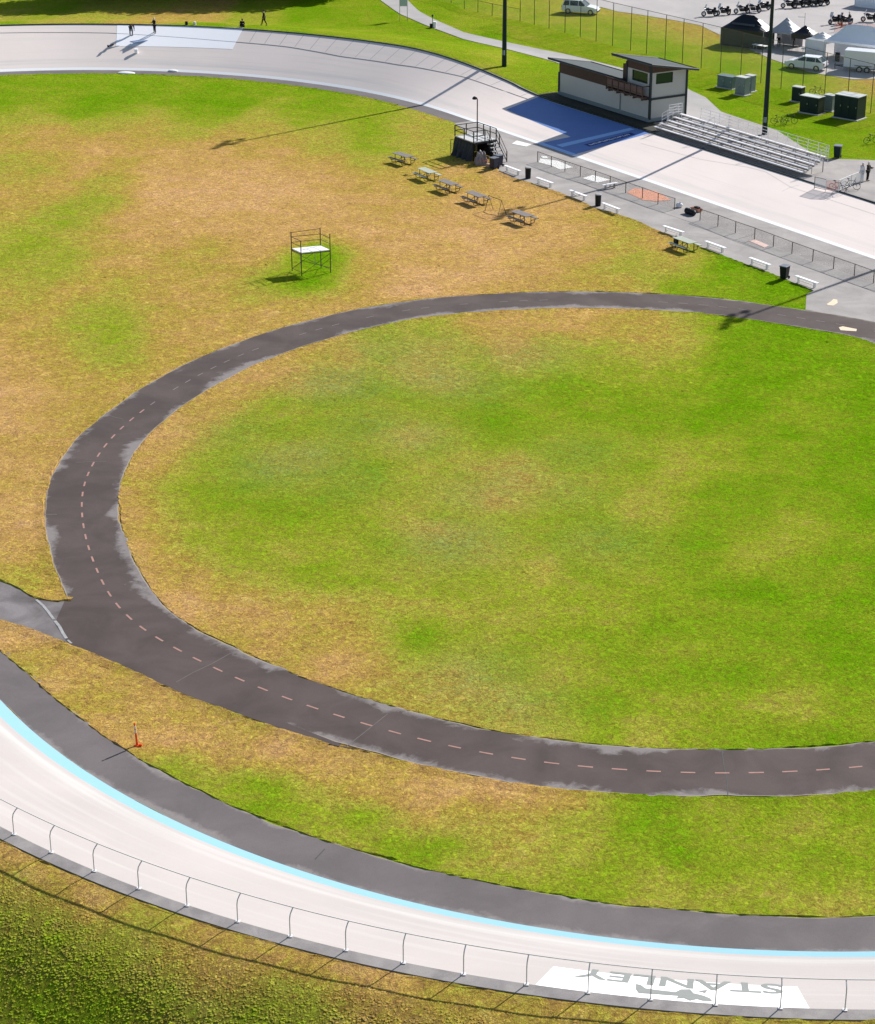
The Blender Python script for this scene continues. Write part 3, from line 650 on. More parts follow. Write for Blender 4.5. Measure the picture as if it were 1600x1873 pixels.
# branch path on the left with a worn white line
up = [(133, 1102), (119, 1097), (106, 1101.6), (84, 1099), (62.5, 1094), (31, 1075), (0, 1064), (-120, 1030)]; lo_ = [(-120, 1108), (0, 1134), (62.5, 1153), (125, 1178), (160, 1140)]
struct('branch_path', poly_on(up + lo_, .018, 0), M['branch'])
struct('path_junction', poly_on([(118, 1100), (140, 1085), (160, 1110), (195, 1150), (262, 1195), (340, 1238), (430, 1284), (520, 1321), (600, 1352), (650, 1372), (600, 1361), (525, 1337), (462, 1315), (437.5, 1306), (359, 1279), (294, 1251.6), (219, 1215.6), (172, 1197), (125, 1178), (100, 1140)], .0245, 0), M['path'])
mb = MB()
for L, w in (([(66, 1097), (78, 1108), (88, 1120), (98, 1133)], .22), ([(100, 1136), (108, 1146), (115, 1157), (121, 1168)], .24), ([(123, 1171), (130, 1177)], .16)):
    strip(mb, [G(x + random.uniform(-1, 1), y, 0) + Vector((0, 0, .030)) for x, y in L], w * .62)
struct('give_way_line', mb, plain('worn_white_line', (.33, .33, .33), .8, var=.4, scale=5))
# apron inside the track
aw = np.linspace(0, LT, 900, endpoint=False); wid = np.where((aw > LS) & (aw < LS + PR + 5), 2.25, 1.9); wid = np.where((aw > LS + PR + 5), 1.95, wid); wid = np.convolve(np.r_[wid[-20:], wid, wid[:20]], np.ones(41) / 41, 'valid')
x, y = ring(aw, -wid / 2 + .03); struct('apron', ribbon(np.stack([x, y], -1), wid / 2 + .03, .008), M['apron'])
# pit area beside the far straight
px_edge = [(831, 225), (868, 255), (900, 283), (912, 312), (939, 326), (970, 335), (1005, 346), (1029, 355), (1066, 370), (1090, 381), (1132, 393), (1162.5, 403), (1206, 423.6), (1232.5, 433.5), (1277, 450), (1322, 468), (1364, 484), (1408, 499), (1445, 514), (1487, 532), (1475, 538), (1473, 566), (1600, 590), (1800, 622)]
inner_px = []
mbp = [G(*p, 0) for p in px_edge]
a0 = inv_ring(mbp[0].x, mbp[0].y)[0] - LT if inv_ring(mbp[0].x, mbp[0].y)[0] > LT / 2 else inv_ring(mbp[0].x, mbp[0].y)[0]
al = np.linspace(float(a0), 70, 40); x, y = ring(al, -.01)
bm = bmesh.new(); vs = [bm.verts.new((p.x, p.y, .014)) for p in mbp] + [bm.verts.new((float(u), float(v), .014)) for u, v in list(zip(x, y))[::-1]]
f = bm.faces.new(vs); bmesh.ops.triangulate(bm, faces=[f]); mb = MB(); mb.bm(bm)
mb.f = [f if (Vector(mb.v[f[1]]) - Vector(mb.v[f[0]])).cross(Vector(mb.v[f[2]]) - Vector(mb.v[f[0]])).z > 0 else f[::-1] for f in mb.f]
struct('pit_pavement', mb, M['plaza'])
mb = MB()
def mline(pxs, w): strip(mb, [G(x, y, 0) + Vector((0, 0, .019)) for x, y in pxs], w)
mline([(985, 310), (1030, 326), (1060, 334), (1120, 355), (1180, 378), (1259, 405), (1340, 440), (1430, 472), (1560, 520), (1600, 532)], .05)
mline([(1035, 328), (1061, 322)], .05); mline([(1340, 440), (1380, 428)], .04); mline([(1118, 356), (1145, 352)], .04); mline([(1500, 497), (1525, 491)], .04)
struct('pit_joints', mb, M['dark'])
mats = [([(988, 290), (1020, 294), (1048, 306), (1024, 310), (1008, 303), (985, 297)], 'offwhite', 'large white mat on the pit pavement by the start of the wire rail'), ([(1065, 326), (1084, 320), (1116, 329), (1093, 334)], 'offwhite', 'white mat on the pit pavement in the second bay of the wire rail'), ([(989, 285), (1000, 286), (1002, 290), (992, 289)], 'offwhite', 'smallest white mat beside the large white mat'),
        ([(1146, 352), (1160, 344), (1200, 350), (1228, 366), (1200, 368), (1176, 366)], 'onetm', 'faded orange mat lying behind the wire rail'), ([(1369, 440), (1380, 438), (1406, 449), (1398, 453)], 'onetw', 'pale mat edged in orange near the wire rail'), ([(936, 263), (945, 257), (972, 264), (962, 268)], 'offwhite', 'pale mat on the apron behind the judges platform stairs')]
M['onetm'] = plain('faded_orange_mat', (.62, .30, .20), .8, var=.35, scale=3); M['onetw'] = plain('pale_orange_mat', (.72, .52, .45), .8, var=.25, scale=3)
for pxs, mt, lb in mats:
    P = [G(*p, 0) for p in pxs]; mb = MB(); n = len(P)
    mb.add([(p.x, p.y, .035) for p in P] + [(p.x, p.y, .02) for p in P], [tuple(range(n))] + [(i, i + n, (i + 1) % n + n, (i + 1) % n) for i in range(n)])
    tag(mb.build('ground_mat', M[mt]), lb, 'mat', 'mats lying on the pit pavement')
mb = poly_on([(1512, 556), (1520, 551), (1524, 547), (1531, 548), (1532, 554), (1524, 559), (1514, 558)], .024, 0); m2 = poly_on([(1534, 599), (1541, 597), (1556, 600), (1567, 602), (1566, 606), (1548, 605), (1537, 604)], .032, 0); mb.add(m2.v, m2.f)
struct('ground_arrows', mb, M['creamy'])
# grey walk and parking lot outside
def walk(L, R_, z, mat, name):
    n = 40; mb = MB()
    A = np.array([at(*p)[:2] for p in L]); B = np.array([at(*p)[:2] for p in R_])
    def rs(Q):
        d = np.r_[0, np.cumsum(np.linalg.norm(np.diff(Q, axis=0), axis=1))]; t = np.linspace(0, d[-1], n); return np.stack([np.interp(t, d, Q[:, 0]), np.interp(t, d, Q[:, 1])], -1)
    A, B = rs(A), rs(B)
    for j in range(4):
        q = A + (B - A) * j / 3; zz = terrain(q[:, 0], q[:, 1]) + z; mb.v += [(a, b, c) for (a, b), c in zip(q, zz)]
    for j in range(3):
        for i in range(n - 1): mb.f.append((j * n + i, j * n + i + 1, (j + 1) * n + i + 1, (j + 1) * n + i))
    mb.m = [0] * len(mb.f); struct(name, mb, mat)
walk([(640, -40), (695, 0), (730, 25), (785, 49), (800, 54), (850, 72.5), (917, 87.5), (975, 102.5), (1005, 110), (1100, 150), (1200, 200), (1290, 245)], [(710, -40), (745, 0), (765, 20), (795, 36), (850, 60), (917, 75), (975, 87.5), (1050, 102.5), (1150, 128), (1240, 155), (1290, 178), (1330, 215)], .05, M['walk'], 'walkway')
def pxy(x, y): p = at(x, y); return p.x, p.y
# paving under the bleachers and at the gate
walk([(1190, 232), (1300, 268), (1400, 302), (1480, 332), (1600, 374), (1720, 415)], [(1255, 160), (1320, 205), (1420, 238), (1500, 290), (1600, 293), (1720, 330)], .04, M['plaza'], 'bleacher_paving')
lot = [(1050, -60), (1060, 8), (1100, 13), (1130, 21), (1160, 25), (1234, 37), (1280, 46), (1330, 70), (1376, 92), (1408, 107), (1480, 132), (1560, 145), (1600, 144), (1750, 150), (1900, 60), (1800, -60), (1300, -80)]
P = [at(*p) if p[1] > 0 else G(p[0], p[1], 1.05) for p in lot]; bm = bmesh.new(); f = bm.faces.new([bm.verts.new((p.x, p.y, 1.05 + .03)) for p in P]); bmesh.ops.triangulate(bm, faces=[f]); mb = MB(); mb.bm(bm)
mb.f = [f if (Vector(mb.v[f[1]]) - Vector(mb.v[f[0]])).cross(Vector(mb.v[f[2]]) - Vector(mb.v[f[0]])).z > 0 else f[::-1] for f in mb.f]
struct('parking_lot', mb, M['lot'])

#@@OBJECTS@@
# ------------------------------------------------------------------ turf: raised edges and tufts
def turf_lip(mb, P, side, closed, w=.75, hgt=.035, z0=0.0, zf=None):
    P = np.array(P); n = len(P)
    T = (np.roll(P, -1, 0) - np.roll(P, 1, 0)) if closed else np.gradient(P, axis=0)
    T /= np.linalg.norm(T, axis=1)[:, None]; Nn = np.stack([-T[:, 1], T[:, 0]], -1) * side
    j1 = np.convolve(rng.normal(size=n + 6), np.ones(7) / 7, 'valid') * .09; o = len(mb.v)
    for d, z in ((-.03, -.01), (0.02, hgt), (.13, hgt * .85), (w, -.01)):
        q = P + Nn * ((j1 + d)[:, None] if d < .1 else d); zz = z + rng.normal(size=n) * (.018 if 0 < d < w else 0)
        base = 0 if zf is None else zf(q[:, 0], q[:, 1])
        mb.v += [(a, b, float(c)) for (a, b), c in zip(q, zz + base)]
    m_ = n if closed else n - 1
    for j in range(3):
        for i in range(m_):
            f = (o + j * n + i, o + j * n + (i + 1) % n, o + (j + 1) * n + (i + 1) % n, o + (j + 1) * n + i)
            mb.f.append(f if side > 0 else f[::-1]); mb.m.append(0)
def offset_curve(P, d):
    T = (np.roll(P, -1, 0) - np.roll(P, 1, 0)); T /= np.linalg.norm(T, axis=1)[:, None]; return P + np.stack([-T[:, 1], T[:, 0]], -1) * d
PF = resample(PC, .3)
jx = [G(x, y, 0) for x, y in [(119, 1090), (219, 1215)]]
mb = MB(); turf_lip(mb, offset_curve(PF, 1.99), 1, True); 
# the outer side leaves the junction open
Q = offset_curve(PF, -1.99)
def in_gap(p): return (p[1] < G(110, 1088)[1] + .3) and (p[1] > G(600, 1360)[1]) and p[0] < -6
def gap2(p): return p[0] > 8.6 and p[1] > 120
runs = []; cur = []
for p in np.vstack([Q, Q[:1]]):
    if in_gap(p) or gap2(p):
        if len(cur) > 3: runs.append(np.array(cur))
        cur = []
    else: cur.append(p)
if len(cur) > 3: runs.append(np.array(cur))
for r_ in runs: turf_lip(mb, r_, -1, False)
x, y = ring(np.linspace(LS + 2, LS + PR + 8, 500), -np.interp(np.linspace(LS + 2, LS + PR + 8, 500), [LS, LS + PR - 6, LS + PR + 8], [2.27, 2.25, 1.85])); turf_lip(mb, np.stack([x, y], -1), -1, False)
x, y = ring(np.linspace(2 * LS + PR - 10, LT - 6, 400), -1.93); turf_lip(mb, np.stack([x, y], -1), -1, False, hgt=.06)
pe = resample([(p.x, p.y) for p in mbp[2:20]], .3, closed=False); turf_lip(mb, pe, -1, False, hgt=.07)
for L in ([(128, 1101), (119, 1100), (106, 1101.6), (84, 1099), (62.5, 1094), (31, 1075), (0, 1064), (-60, 1045)], [(-60, 1120), (0, 1134), (62.5, 1153), (125, 1178), (172, 1197), (219, 1215.6), (294, 1251.6), (359, 1279), (437.5, 1306), (462, 1315), (525, 1337), (603, 1361)]):
    P = resample([G(*p, 0)[:2] for p in L], .3, closed=False); turf_lip(mb, P, -1 if L[0][1] < 1110 else -1, False, hgt=.07)
x, y = ring(np.linspace(LS + 5, LS + PR + 12, 420), bank_w(np.linspace(LS + 5, LS + PR + 12, 420)) + CAP); 
turf_lip(mb, np.stack([x, y], -1), 1, False, hgt=.03, zf=lambda a, b: terrain(a, b) * 0 + 3.24 - .35 * np.maximum(0, inv_ring(a, b)[1] - 8.5))
lip = struct('turf_edge', mb, M['grass']); put_survey(lip)

def tufts(n, xr, yr, keep, size, name, hk=1.):
    x = rng.uniform(*xr, n); y = rng.uniform(*yr, n); k = keep(x, y); x, y = x[k], y[k]; n = len(x)
    z = terrain(x, y); z = z + (und(x, y) if 'slope' in name else 0); r = size * rng.uniform(.5, 1.5, n); h = r * rng.uniform(.12, .42, n) * hk; a = rng.uniform(0, 6.28, n); el = rng.uniform(.45, 1, n)
    vs = np.zeros((n, 5, 3)); ang = np.array([0, 1.57, 3.14, 4.71])
    for i in range(4):
        rr = r * rng.uniform(.7, 1.2, n); dx = np.cos(ang[i]) * rr; dy = np.sin(ang[i]) * rr * el
        vs[:, i, 0] = x + dx * np.cos(a) - dy * np.sin(a); vs[:, i, 1] = y + dx * np.sin(a) + dy * np.cos(a); vs[:, i, 2] = z - .012
    vs[:, 4, 0] = x + rng.uniform(-.3, .3, n) * r; vs[:, 4, 1] = y + rng.uniform(-.3, .3, n) * r; vs[:, 4, 2] = z + h
    base = np.arange(n)[:, None] * 5; fs = np.concatenate([base + np.array([[0, 1, 4]]), base + np.array([[1, 2, 4]]), base + np.array([[2, 3, 4]]), base + np.array([[3, 0, 4]])])
    me = bpy.data.meshes.new(name); me.vertices.add(n * 5); me.vertices.foreach_set('co', vs.ravel()); nf = len(fs)
    me.loops.add(nf * 3); me.polygons.add(nf); me.loops.foreach_set('vertex_index', fs.ravel().astype(np.int32))
    me.polygons.foreach_set('loop_start', np.arange(0, nf * 3, 3, dtype=np.int32)); me.polygons.foreach_set('loop_total', np.full(nf, 3, np.int32)); me.update(); me.validate()
    me.materials.append(M['tuft']); o = bpy.data.objects.new(name, me); COL.objects.link(o); o['kind'] = 'stuff'; put_survey(o); return o
PCa = PC[::2]
def path_d(x, y):
    d = np.full_like(x, 1e9)
    for p in PCa: d = np.minimum(d, (x - p[0]) ** 2 + (y - p[1]) ** 2)
    return np.sqrt(d)
BRU = [G(*p, 0)[:2] for p in [(-300, 1000), (0, 1064), (119, 1097), (300, 1230), (420, 1270), (600, 1335), (603, 1364), (525, 1341), (462, 1319), (420, 1302), (359, 1284), (294, 1256), (219, 1220), (125, 1182), (0, 1138), (-300, 1064)]]
def in_poly(x, y, P):
    c = np.zeros(len(x), bool); j = len(P) - 1
    for i in range(len(P)):
        c ^= ((P[i][1] > y) != (P[j][1] > y)) & (x < (P[j][0] - P[i][0]) * (y - P[i][1]) / (P[j][1] - P[i][1] + 1e-9) + P[i][0]); j = i
    return c
PITP = [(p.x, p.y) for p in mbp] + [(60, 110), (60, 160), (0, 230)]
def in_view(x, y):
    d = y * cp + HC * sp; u = x * FP / d; return (u > -1100 - 60 + CX - 1100) & (u < 620)
def keep_in(x, y):
    a, s = inv_ring(x, y); return in_view(x, y) & (s < -2.42) & (path_d(x, y) > 2.2) & ~in_poly(x, y, BRU) & ~in_poly(x, y, PITP)
tufts(190000, (-44, 22), (62, 122), keep_in, .13, 'grass_clumps', .32)
tufts(80000, (-68, 24), (122, 222), keep_in, .26, 'far_grass_clumps', .28)
def keep_near(x, y):
    a, s = inv_ring(x, y); return in_view(x, y) & (s > bank_w(a) + CAP + .25) & (y < 90)
tufts(170000, (-30, 14), (48, 74), keep_near, .06, 'slope_grass_clumps', .38)

# ------------------------------------------------------------------ timing building on the far straight
O0 = Vector((-5.604, 204.966, 0)); BL_ = 14.68; BD = 4.5; ZF = 2.35
OB = G(1022.5, 166, 1.70)
bld = thing('timing_building', 'two storey grey panelled timing building with dark flat roofs beside the blue track area', 'building', (OB.x, OB.y, -.65), DIRZ)
TX = 10.1
mb = MB(); mb.box((TX / 2, BD / 2, (ZF + 4.25) / 2), (TX, BD, 4.25 - ZF)); mb.box(((TX + BL_) / 2, BD / 2, (ZF + 4.2) / 2), (BL_ - TX - .0, BD, 4.2 - ZF)); mb.build('lower_wall', M['panel'], bld)
mb = MB()
zt = 6.72
# upper storey with window openings left in front and side
def wall_with_hole(mb, p0, p1, z0, z1, h0, h1, hz0, hz1, th=.15):
    p0, p1 = Vector(p0), Vector(p1); L = (p1 - p0).length; d = (p1 - p0).normalized(); rz = math.atan2(d.y, d.x)
    for a, b, c, e in ((0, h0, z0, z1), (h1, L, z0, z1), (h0, h1, z0, hz0), (h0, h1, hz1, z1)):
        m = p0 + d * (a + b) / 2; mb.box((m.x, m.y, (c + e) / 2), (b - a, th, e - c), rz)
wall_with_hole(mb, (TX + .9, .08, 0), (BL_, .08, 0), 4.2, zt, .8, 3.2, 5.6, 6.62)
wall_with_hole(mb, (BL_ - .08, .16, 0), (BL_ - .08, BD, 0), 4.2, zt, .5, 2.6, 5.6, 6.62)
mb.box((TX + .9, BD / 2, 5.6), (.15, BD - .02, zt - 4.2)); mb.box(((TX + .9 + BL_) / 2, BD - .075, 5.6), (BL_ - TX - .9 - .32, .15, zt - 4.2)); mb.build('upper_wall', M['panel'], bld)
def sloped(mb, x0, x1, y0, y1, z0, za, zb):
    mb.add([(x0, y0, z0), (x1, y0, z0), (x1, y1, z0), (x0, y1, z0), (x0, y0, za), (x1, y0, za), (x1, y1, zb), (x0, y1, zb)], [(3, 2, 1, 0), (4, 5, 6, 7), (0, 1, 5, 4), (1, 2, 6, 5), (2, 3, 7, 6), (3, 0, 4, 7)])
mb = MB(); sloped(mb, -.02, TX + .02, -.02, BD + .02, 4.25, 5.30, 5.40 - .17 * (BD + .57)); mb.build('wood_band', M['wood'], bld)
mb = MB(); sloped(mb, TX + .87, BL_ + .03, -.03, BD + .03, zt, 7.50, 7.62 - .165 * (BD + .78)); mb.box((TX + .42, 1.3, 5.62), (.84, 2.2, 2.5)); mb.build('upper_wood_band', M['wood'], bld)
def shed_roof(x0, x1, y0, y1, z, slope, th, name):
    mb = MB(); pts_ = [(x0, y0, z), (x1, y0, z), (x1, y1, z - slope * (y1 - y0)), (x0, y1, z - slope * (y1 - y0))]
    mb.add([(*p[:2], p[2] + th) for p in pts_] + pts_, [(0, 1, 2, 3), (7, 6, 5, 4), (0, 4, 5, 1), (1, 5, 6, 2), (2, 6, 7, 3), (3, 7, 4, 0)], 0)
    for a, b in ((0, 1), (1, 2), (2, 3), (3, 0)):
        mb.tube([Vector(pts_[a]) + Vector((0, 0, th + .02)), Vector(pts_[b]) + Vector((0, 0, th + .02))], .06, 4, 1)
    return mb.build(name, [M['roof'], M['trim']], bld)
shed_roof(-1.3, TX + .85, -.55, BD + .5, 5.40, .17, .14, 'lower_roof')
shed_roof(TX - .7, BL_ + 1.0, -.75, BD + .7, 7.62, .165, .16, 'upper_roof')
for nme, c, dd_ in (('window', (TX + .9 + 2.0, .12, 6.11), (2.4, .05, 1.02)), ('window', (BL_ - .12, .16 + 1.55, 6.11), (.05, 2.1, 1.02))):
    mb = MB(); mb.box(c, dd_); wn = mb.build(nme, M['glass'], bld)
    mb = MB(); ax = 0 if dd_[0] > 1 else 1; L = dd_[ax] / 2
    for s_ in (-1, 1):
        cc = list(c); cc[ax] += s_ * (L + .03); e = [.1, .16, 1.2] if ax == 0 else [.16, .1, 1.2]; mb.box(cc, e)
        cc = list(c); cc[2] += s_ * .56; e = [.16, .16, .1]; e[ax] = 2 * L + .16; mb.box(cc, e)
    mb.build('window_frame', M['trim'], wn)
for x_, y_, z1_ in ((0, 0, 4.3), (BL_, 0, 7.4), (BL_, BD, 6.7), (TX + .9, 0, 7.3)):
    z0_ = 4.3 if x_ == TX + .9 else ZF - .1
    mb = MB(); mb.box((x_, y_, (z0_ + z1_) / 2), (.2, .2, z1_ - z0_)); mb.build('corner_post', M['trim'], bld)
mb = MB(); mb.box((BL_ / 2 + TX / 2 + .3, -.02, 4.22), (BL_ - TX, .1, .16)); mb.box((BL_ + .03, BD / 2, 4.22), (.1, BD, .2)); mb.build('floor_band', M['trim'], bld)
mb = MB(); mb.box((BL_ / 2, BD / 2 - .05, ZF - .17), (BL_ + .1, BD + .2, .34)); mb.build('base_band', M['utilgrey'], bld)
for k in range(8):
    mb = MB(); mb.box((.1 + k * (BL_ - .2) / 7, .12, (1.1 + ZF - .3) / 2), (.16, .16, ZF - .3 - 1.1)); mb.build('pile', M['trim'], bld)
mb = MB(); mb.box((BL_ / 2, 1.6, 1.62), (BL_ - .2, .1, .9)); mb.build('undercroft_wall', M['trim'], bld)
mb = MB(); mb.tube([(TX + .0, -.05, ZF - .2), (TX + .0, -.05, 4.1)], .05, 6); mb.build('downpipe', M['utilgrey'], bld)
# brown balcony
bx0, bx1 = 8.7, 14.5
mb = MB(); mb.box(((bx0 + bx1) / 2, -.42, 4.36), (bx1 - bx0, .75, .14)); bal = mb.build('balcony', M['wood'], bld)
for k in range(7):
    mb = MB(); mb.box((bx0 + .05 + k * (bx1 - bx0 - .1) / 6, -.76, 4.85), (.09, .09, 1.25)); mb.build('baluster', M['wood'], bal)
mb = MB(); mb.box(((bx0 + bx1) / 2, -.76, 5.45), (bx1 - bx0, .1, .09)); mb.box(((bx0 + bx1) / 2, -.76, 4.75), (bx1 - bx0, .05, .06)); mb.box((bx1, -.4, 5.45), (.09, .68, .09)); mb.box((bx0, -.4, 5.45), (.09, .68, .09)); mb.build('balcony_rail', M['wood'], bal)
mb = MB(); mb.box(((bx0 + bx1) / 2, -.74, 4.95), (bx1 - bx0 - .1, .03, .72)); mb.build('balcony_screen', plain('brown_mesh_screen', (.17, .11, .09), .8, var=.3), bal)
for k in range(5):
    mb = MB(); mb.box((bx0 + .3 + k * (bx1 - bx0 - .6) / 4, -.35, 4.15), (.1, .7, .16), 0); mb.build('bracket', M['wood'], bal)

aq = np.linspace(2.8, 21.5, 40); mb = MB()
for ds in (CAP + .02, 1.2, 2.0, 2.7):
    x, y = ring(aq, bank_w(aq) + ds); z = terrain(x, y) + .05; mb.v += list(zip(x.tolist(), y.tolist(), z.tolist()))
for j in range(3):
    for i in range(39): mb.f.append((j * 40 + i, (j + 1) * 40 + i, (j + 1) * 40 + i + 1, j * 40 + i + 1)); mb.m.append(0)
struct('shade_strip', mb, asphalt('painted_shade', (.045, .045, .035), (.08, .075, .055)))  # dark ground strip painting in the shade in front of the building
# ------------------------------------------------------------------ bleachers
ble = thing('bleachers', 'long five row aluminium bleachers beside the far straight', 'bleachers', (O0.x, O0.y, 1.2), DIRZ)
b0, b1 = 14.95, 35.7; rows_ = [(.35 + k * .66, .45 + k * .26) for k in range(5)]
for k, (y_, z_) in enumerate(rows_):
    x0_ = b0 + (0 if k < 2 else 0.15 * k)
    mb = MB(); mb.box(((x0_ + b1) / 2, y_, z_), (b1 - x0_, .34, .07)); mb.build('seat_plank', M['alu'], ble)
    if k: mb = MB(); mb.box(((x0_ + b1) / 2, y_ - .34, z_ - .30), (b1 - x0_, .26, .07)); mb.build('foot_plank', M['alu'], ble)
    mb = MB(); mb.box(((x0_ + b1) / 2, y_ + .08, z_ - .19), (b1 - x0_ - .2, .03, .10)); mb.build('riser', M['tablegrey'], ble)
for k in range(12):
    x_ = b0 + .3 + k * (b1 - b0 - .6) / 11; mb = MB()
    mb.tube([(x_, .3, .38), (x_, 3.1, 1.44)], .035, 5); mb.tube([(x_, .2, .02), (x_, 3.2, .02)], .03, 5)
    for y_, z_ in rows_[::2] + [(3.05, 1.45)]: mb.tube([(x_, y_, .02), (x_, y_, z_ - .05)], .03, 5)
    mb.tube([(x_, .4, .05), (x_, 2.9, 1.3)], .02, 5); mb.build('support_frame', M['steel'], ble)
mb = MB()
for k in range(14):
    x_ = b0 + 3.2 + k * (b1 - b0 - 3.2) / 13; mb.tube([(x_, 3.25, .9), (x_, 3.3, 2.5)], .028, 5)
for z_ in (1.65, 1.93, 2.21, 2.5): mb.tube([(b0 + 3.2, 3.3, z_), (b1, 3.3, z_)], .022, 5)
mb.build('back_rail', M['alu'], ble)
for x_ in (b0 + .2, b1):
    mb = MB()
    for y_, z_ in rows_[1:]: mb.tube([(x_, y_, z_ - .2), (x_, y_, z_ + .95)], .025, 5)
    for dz in (.35, .65, .95): mb.tube([(x_, rows_[1][0], rows_[1][1] + dz), (x_, 3.3, rows_[4][1] + dz)], .022, 5)
    mb.build('end_rail', M['alu'], ble)
for x_ in (b0 + 6.0, b0 + 13.5):
    mb = MB()
    for a_, b_ in ((0, 0), (1, 0)):
        pass
    mb.tube([(x_, .7, .3), (x_, .7, 1.45), (x_, 2.6, 2.3), (x_, 2.6, 1.2)], .025, 5); mb.build('aisle_handrail', M['alu'], ble)
aq = np.linspace(21.5, 66, 60); mb = MB()
for ds in (CAP + .02, 1.4, 2.4, 3.6):
    x, y = ring(aq, bank_w(aq) + ds); z = terrain(x, y) + .03; mb.v += list(zip(x.tolist(), y.tolist(), z.tolist()))
for j in range(3):
    for i in range(59): mb.f.append((j * 60 + i, (j + 1) * 60 + i, (j + 1) * 60 + i + 1, j * 60 + i + 1)); mb.m.append(0)
struct('track_shoulder', mb, M['plaza'])
# little end canopy rail panels beside the tower
mb = MB()
for z_ in (1.7, 1.95, 2.2, 2.45): mb.box((BL_ + .75, 2.4, z_), (.04, 1.7, .06))
mb.tube([(BL_ + .75, 1.6, .9), (BL_ + .75, 1.6, 2.5)], .03, 5); mb.tube([(BL_ + .75, 3.2, .9), (BL_ + .75, 3.2, 2.5)], .03, 5); mb.build('side_rail', M['alu'], ble)

# ------------------------------------------------------------------ light poles
def light_pole(base, label, h=22.4):
    t = thing('light_pole', label, 'light pole', base, SUN_AZ - 1.1, 'light poles beside the track')
    mb = MB(); mb.tube([(0, 0, -.1), (0, 0, h * .5), (0, 0, h)], [.26, .17, .10], 10); mb.build('mast', M['utildark'], t)
    mb = MB(); mb.box((0, 0, h - .6), (.12, 3.4, .12)); mb.box((0, 0, h - 1.7), (.12, 2.6, .12)); mb.build('crossarm', M['steel'], t)
    for y_, z_ in ((-1.5, h - .6), (-.5, h - .6), (.5, h - .6), (1.5, h - .6), (-1.1, h - 1.7), (1.1, h - 1.7)):
        mb = MB(); mb.lathe((-.25, y_, z_ + .1), [(.08, .3), (.3, .15), (.34, -.1), (.3, -.14)], 10, axis='X'); mb.build('floodlight', M['steel'], t)
    mb = MB(); mb.box((0, -.32, 1.5), (.28, .12, .5)); mb.build('junction_box', M['utilgrey'], t)
light_pole(at(922, 121), 'tall dark light pole on the grass bank left of the timing building')
light_pole(at(1398, 246), 'tall dark light pole rising behind the bleachers')
p3 = G(1352, 583, 0) + Vector((math.cos(SUN_AZ), math.sin(SUN_AZ), 0)) * (22.4 / math.tan(SUN_EL)); light_pole((p3.x, p3.y, 1.2), 'tall light pole beyond the right end of the straight, seen by its shadow')

# ------------------------------------------------------------------ tall chain link fence and low wire fence
def link_fence(name, P, h, label, cat, mat_net, mat_post, pr=.035, rails=(1.,), group=None):
    t = thing(name, label, cat, (P[0].x, P[0].y, P[0].z), 0, group); o = P[0]
    for p in P: mb = MB(); q = p - o; mb.tube([q, q + Vector((0, 0, h))], pr, 5); mb.build('post', mat_post, t)
    for r_ in rails: mb = MB(); mb.tube([p - o + Vector((0, 0, h * r_ - .02)) for p in P], pr * .7, 5); mb.build('top_rail', mat_post, t)
    mb = MB(); uv = []; d = 0
    for i, p in enumerate(P):
        q = p - o; d += (P[i] - P[i - 1]).length if i else 0; mb.v += [tuple(q + Vector((0, 0, .03))), tuple(q + Vector((0, 0, h - .03)))]; uv += [(d, 0), (d, h)]
    for i in range(len(P) - 1): mb.f.append((2 * i, 2 * i + 2, 2 * i + 3, 2 * i + 1)); mb.m.append(0)
    mb.uv = uv; mb.build('mesh_panel', mat_net, t); return t
fx = [951, 977, 1004, 1033, 1061, 1090, 1120, 1153, 1182, 1216, 1247.5, 1282, 1317, 1354, 1391, 1428, 1467, 1507, 1549, 1592, 1637]
fy = lambda x: np.interp(x, [951, 1004, 1120, 1283, 1391, 1592, 1640], [38, 51.6, 83.4, 124, 152, 206, 219])
link_fence('chain_link_fence', [at(x, float(fy(x))) for x in fx], 4.9, 'tall chain link fence running behind the timing building', 'fence', M['link'], M['tableframe'], .04, (1.,))
link_fence('low_wire_fence', [at(*p) for p in [(770, -6), (798, 0.5), (825, 5), (849, 16), (874, 22), (900, 28), (925, 33), (951, 38)]], 1.45, 'low wire fence beyond the grey walkway at the top', 'fence', M['link'], M['trim'], .035)

# pit rail beside the far straight
prx = [(983, 296), (1008, 305), (1033, 313.5), (1061, 323), (1088.6, 332), (1115.5, 342), (1144, 352.5), (1174.6, 363), (1203, 373.5), (1233.5, 383)]
link_fence('pit_rail', [G(*p) for p in prx], 1.0, 'low wire rail beside the pit mats, the left section', 'railing', M['linkdark'], M['tableframe'], .035, group='wire rails beside the far straight').name
prx = [(1280, 403), (1312.6, 414), (1344.6, 426), (1379.6, 438), (1414, 451), (1448, 464), (1486, 478), (1524, 491.6), (1562, 505), (1597, 518), (1634, 531)]
link_fence('pit_rail', [G(*p) for p in prx], 1.0, 'low wire rail on the pit pavement, the right section reaching the photo edge', 'railing', M['linkdark'], M['tableframe'], .035, group='wire rails beside the far straight')
for p in ((1061, 323), (1144, 352.5), (1379.6, 438), (1486, 478), (1233, 383)):
    pass

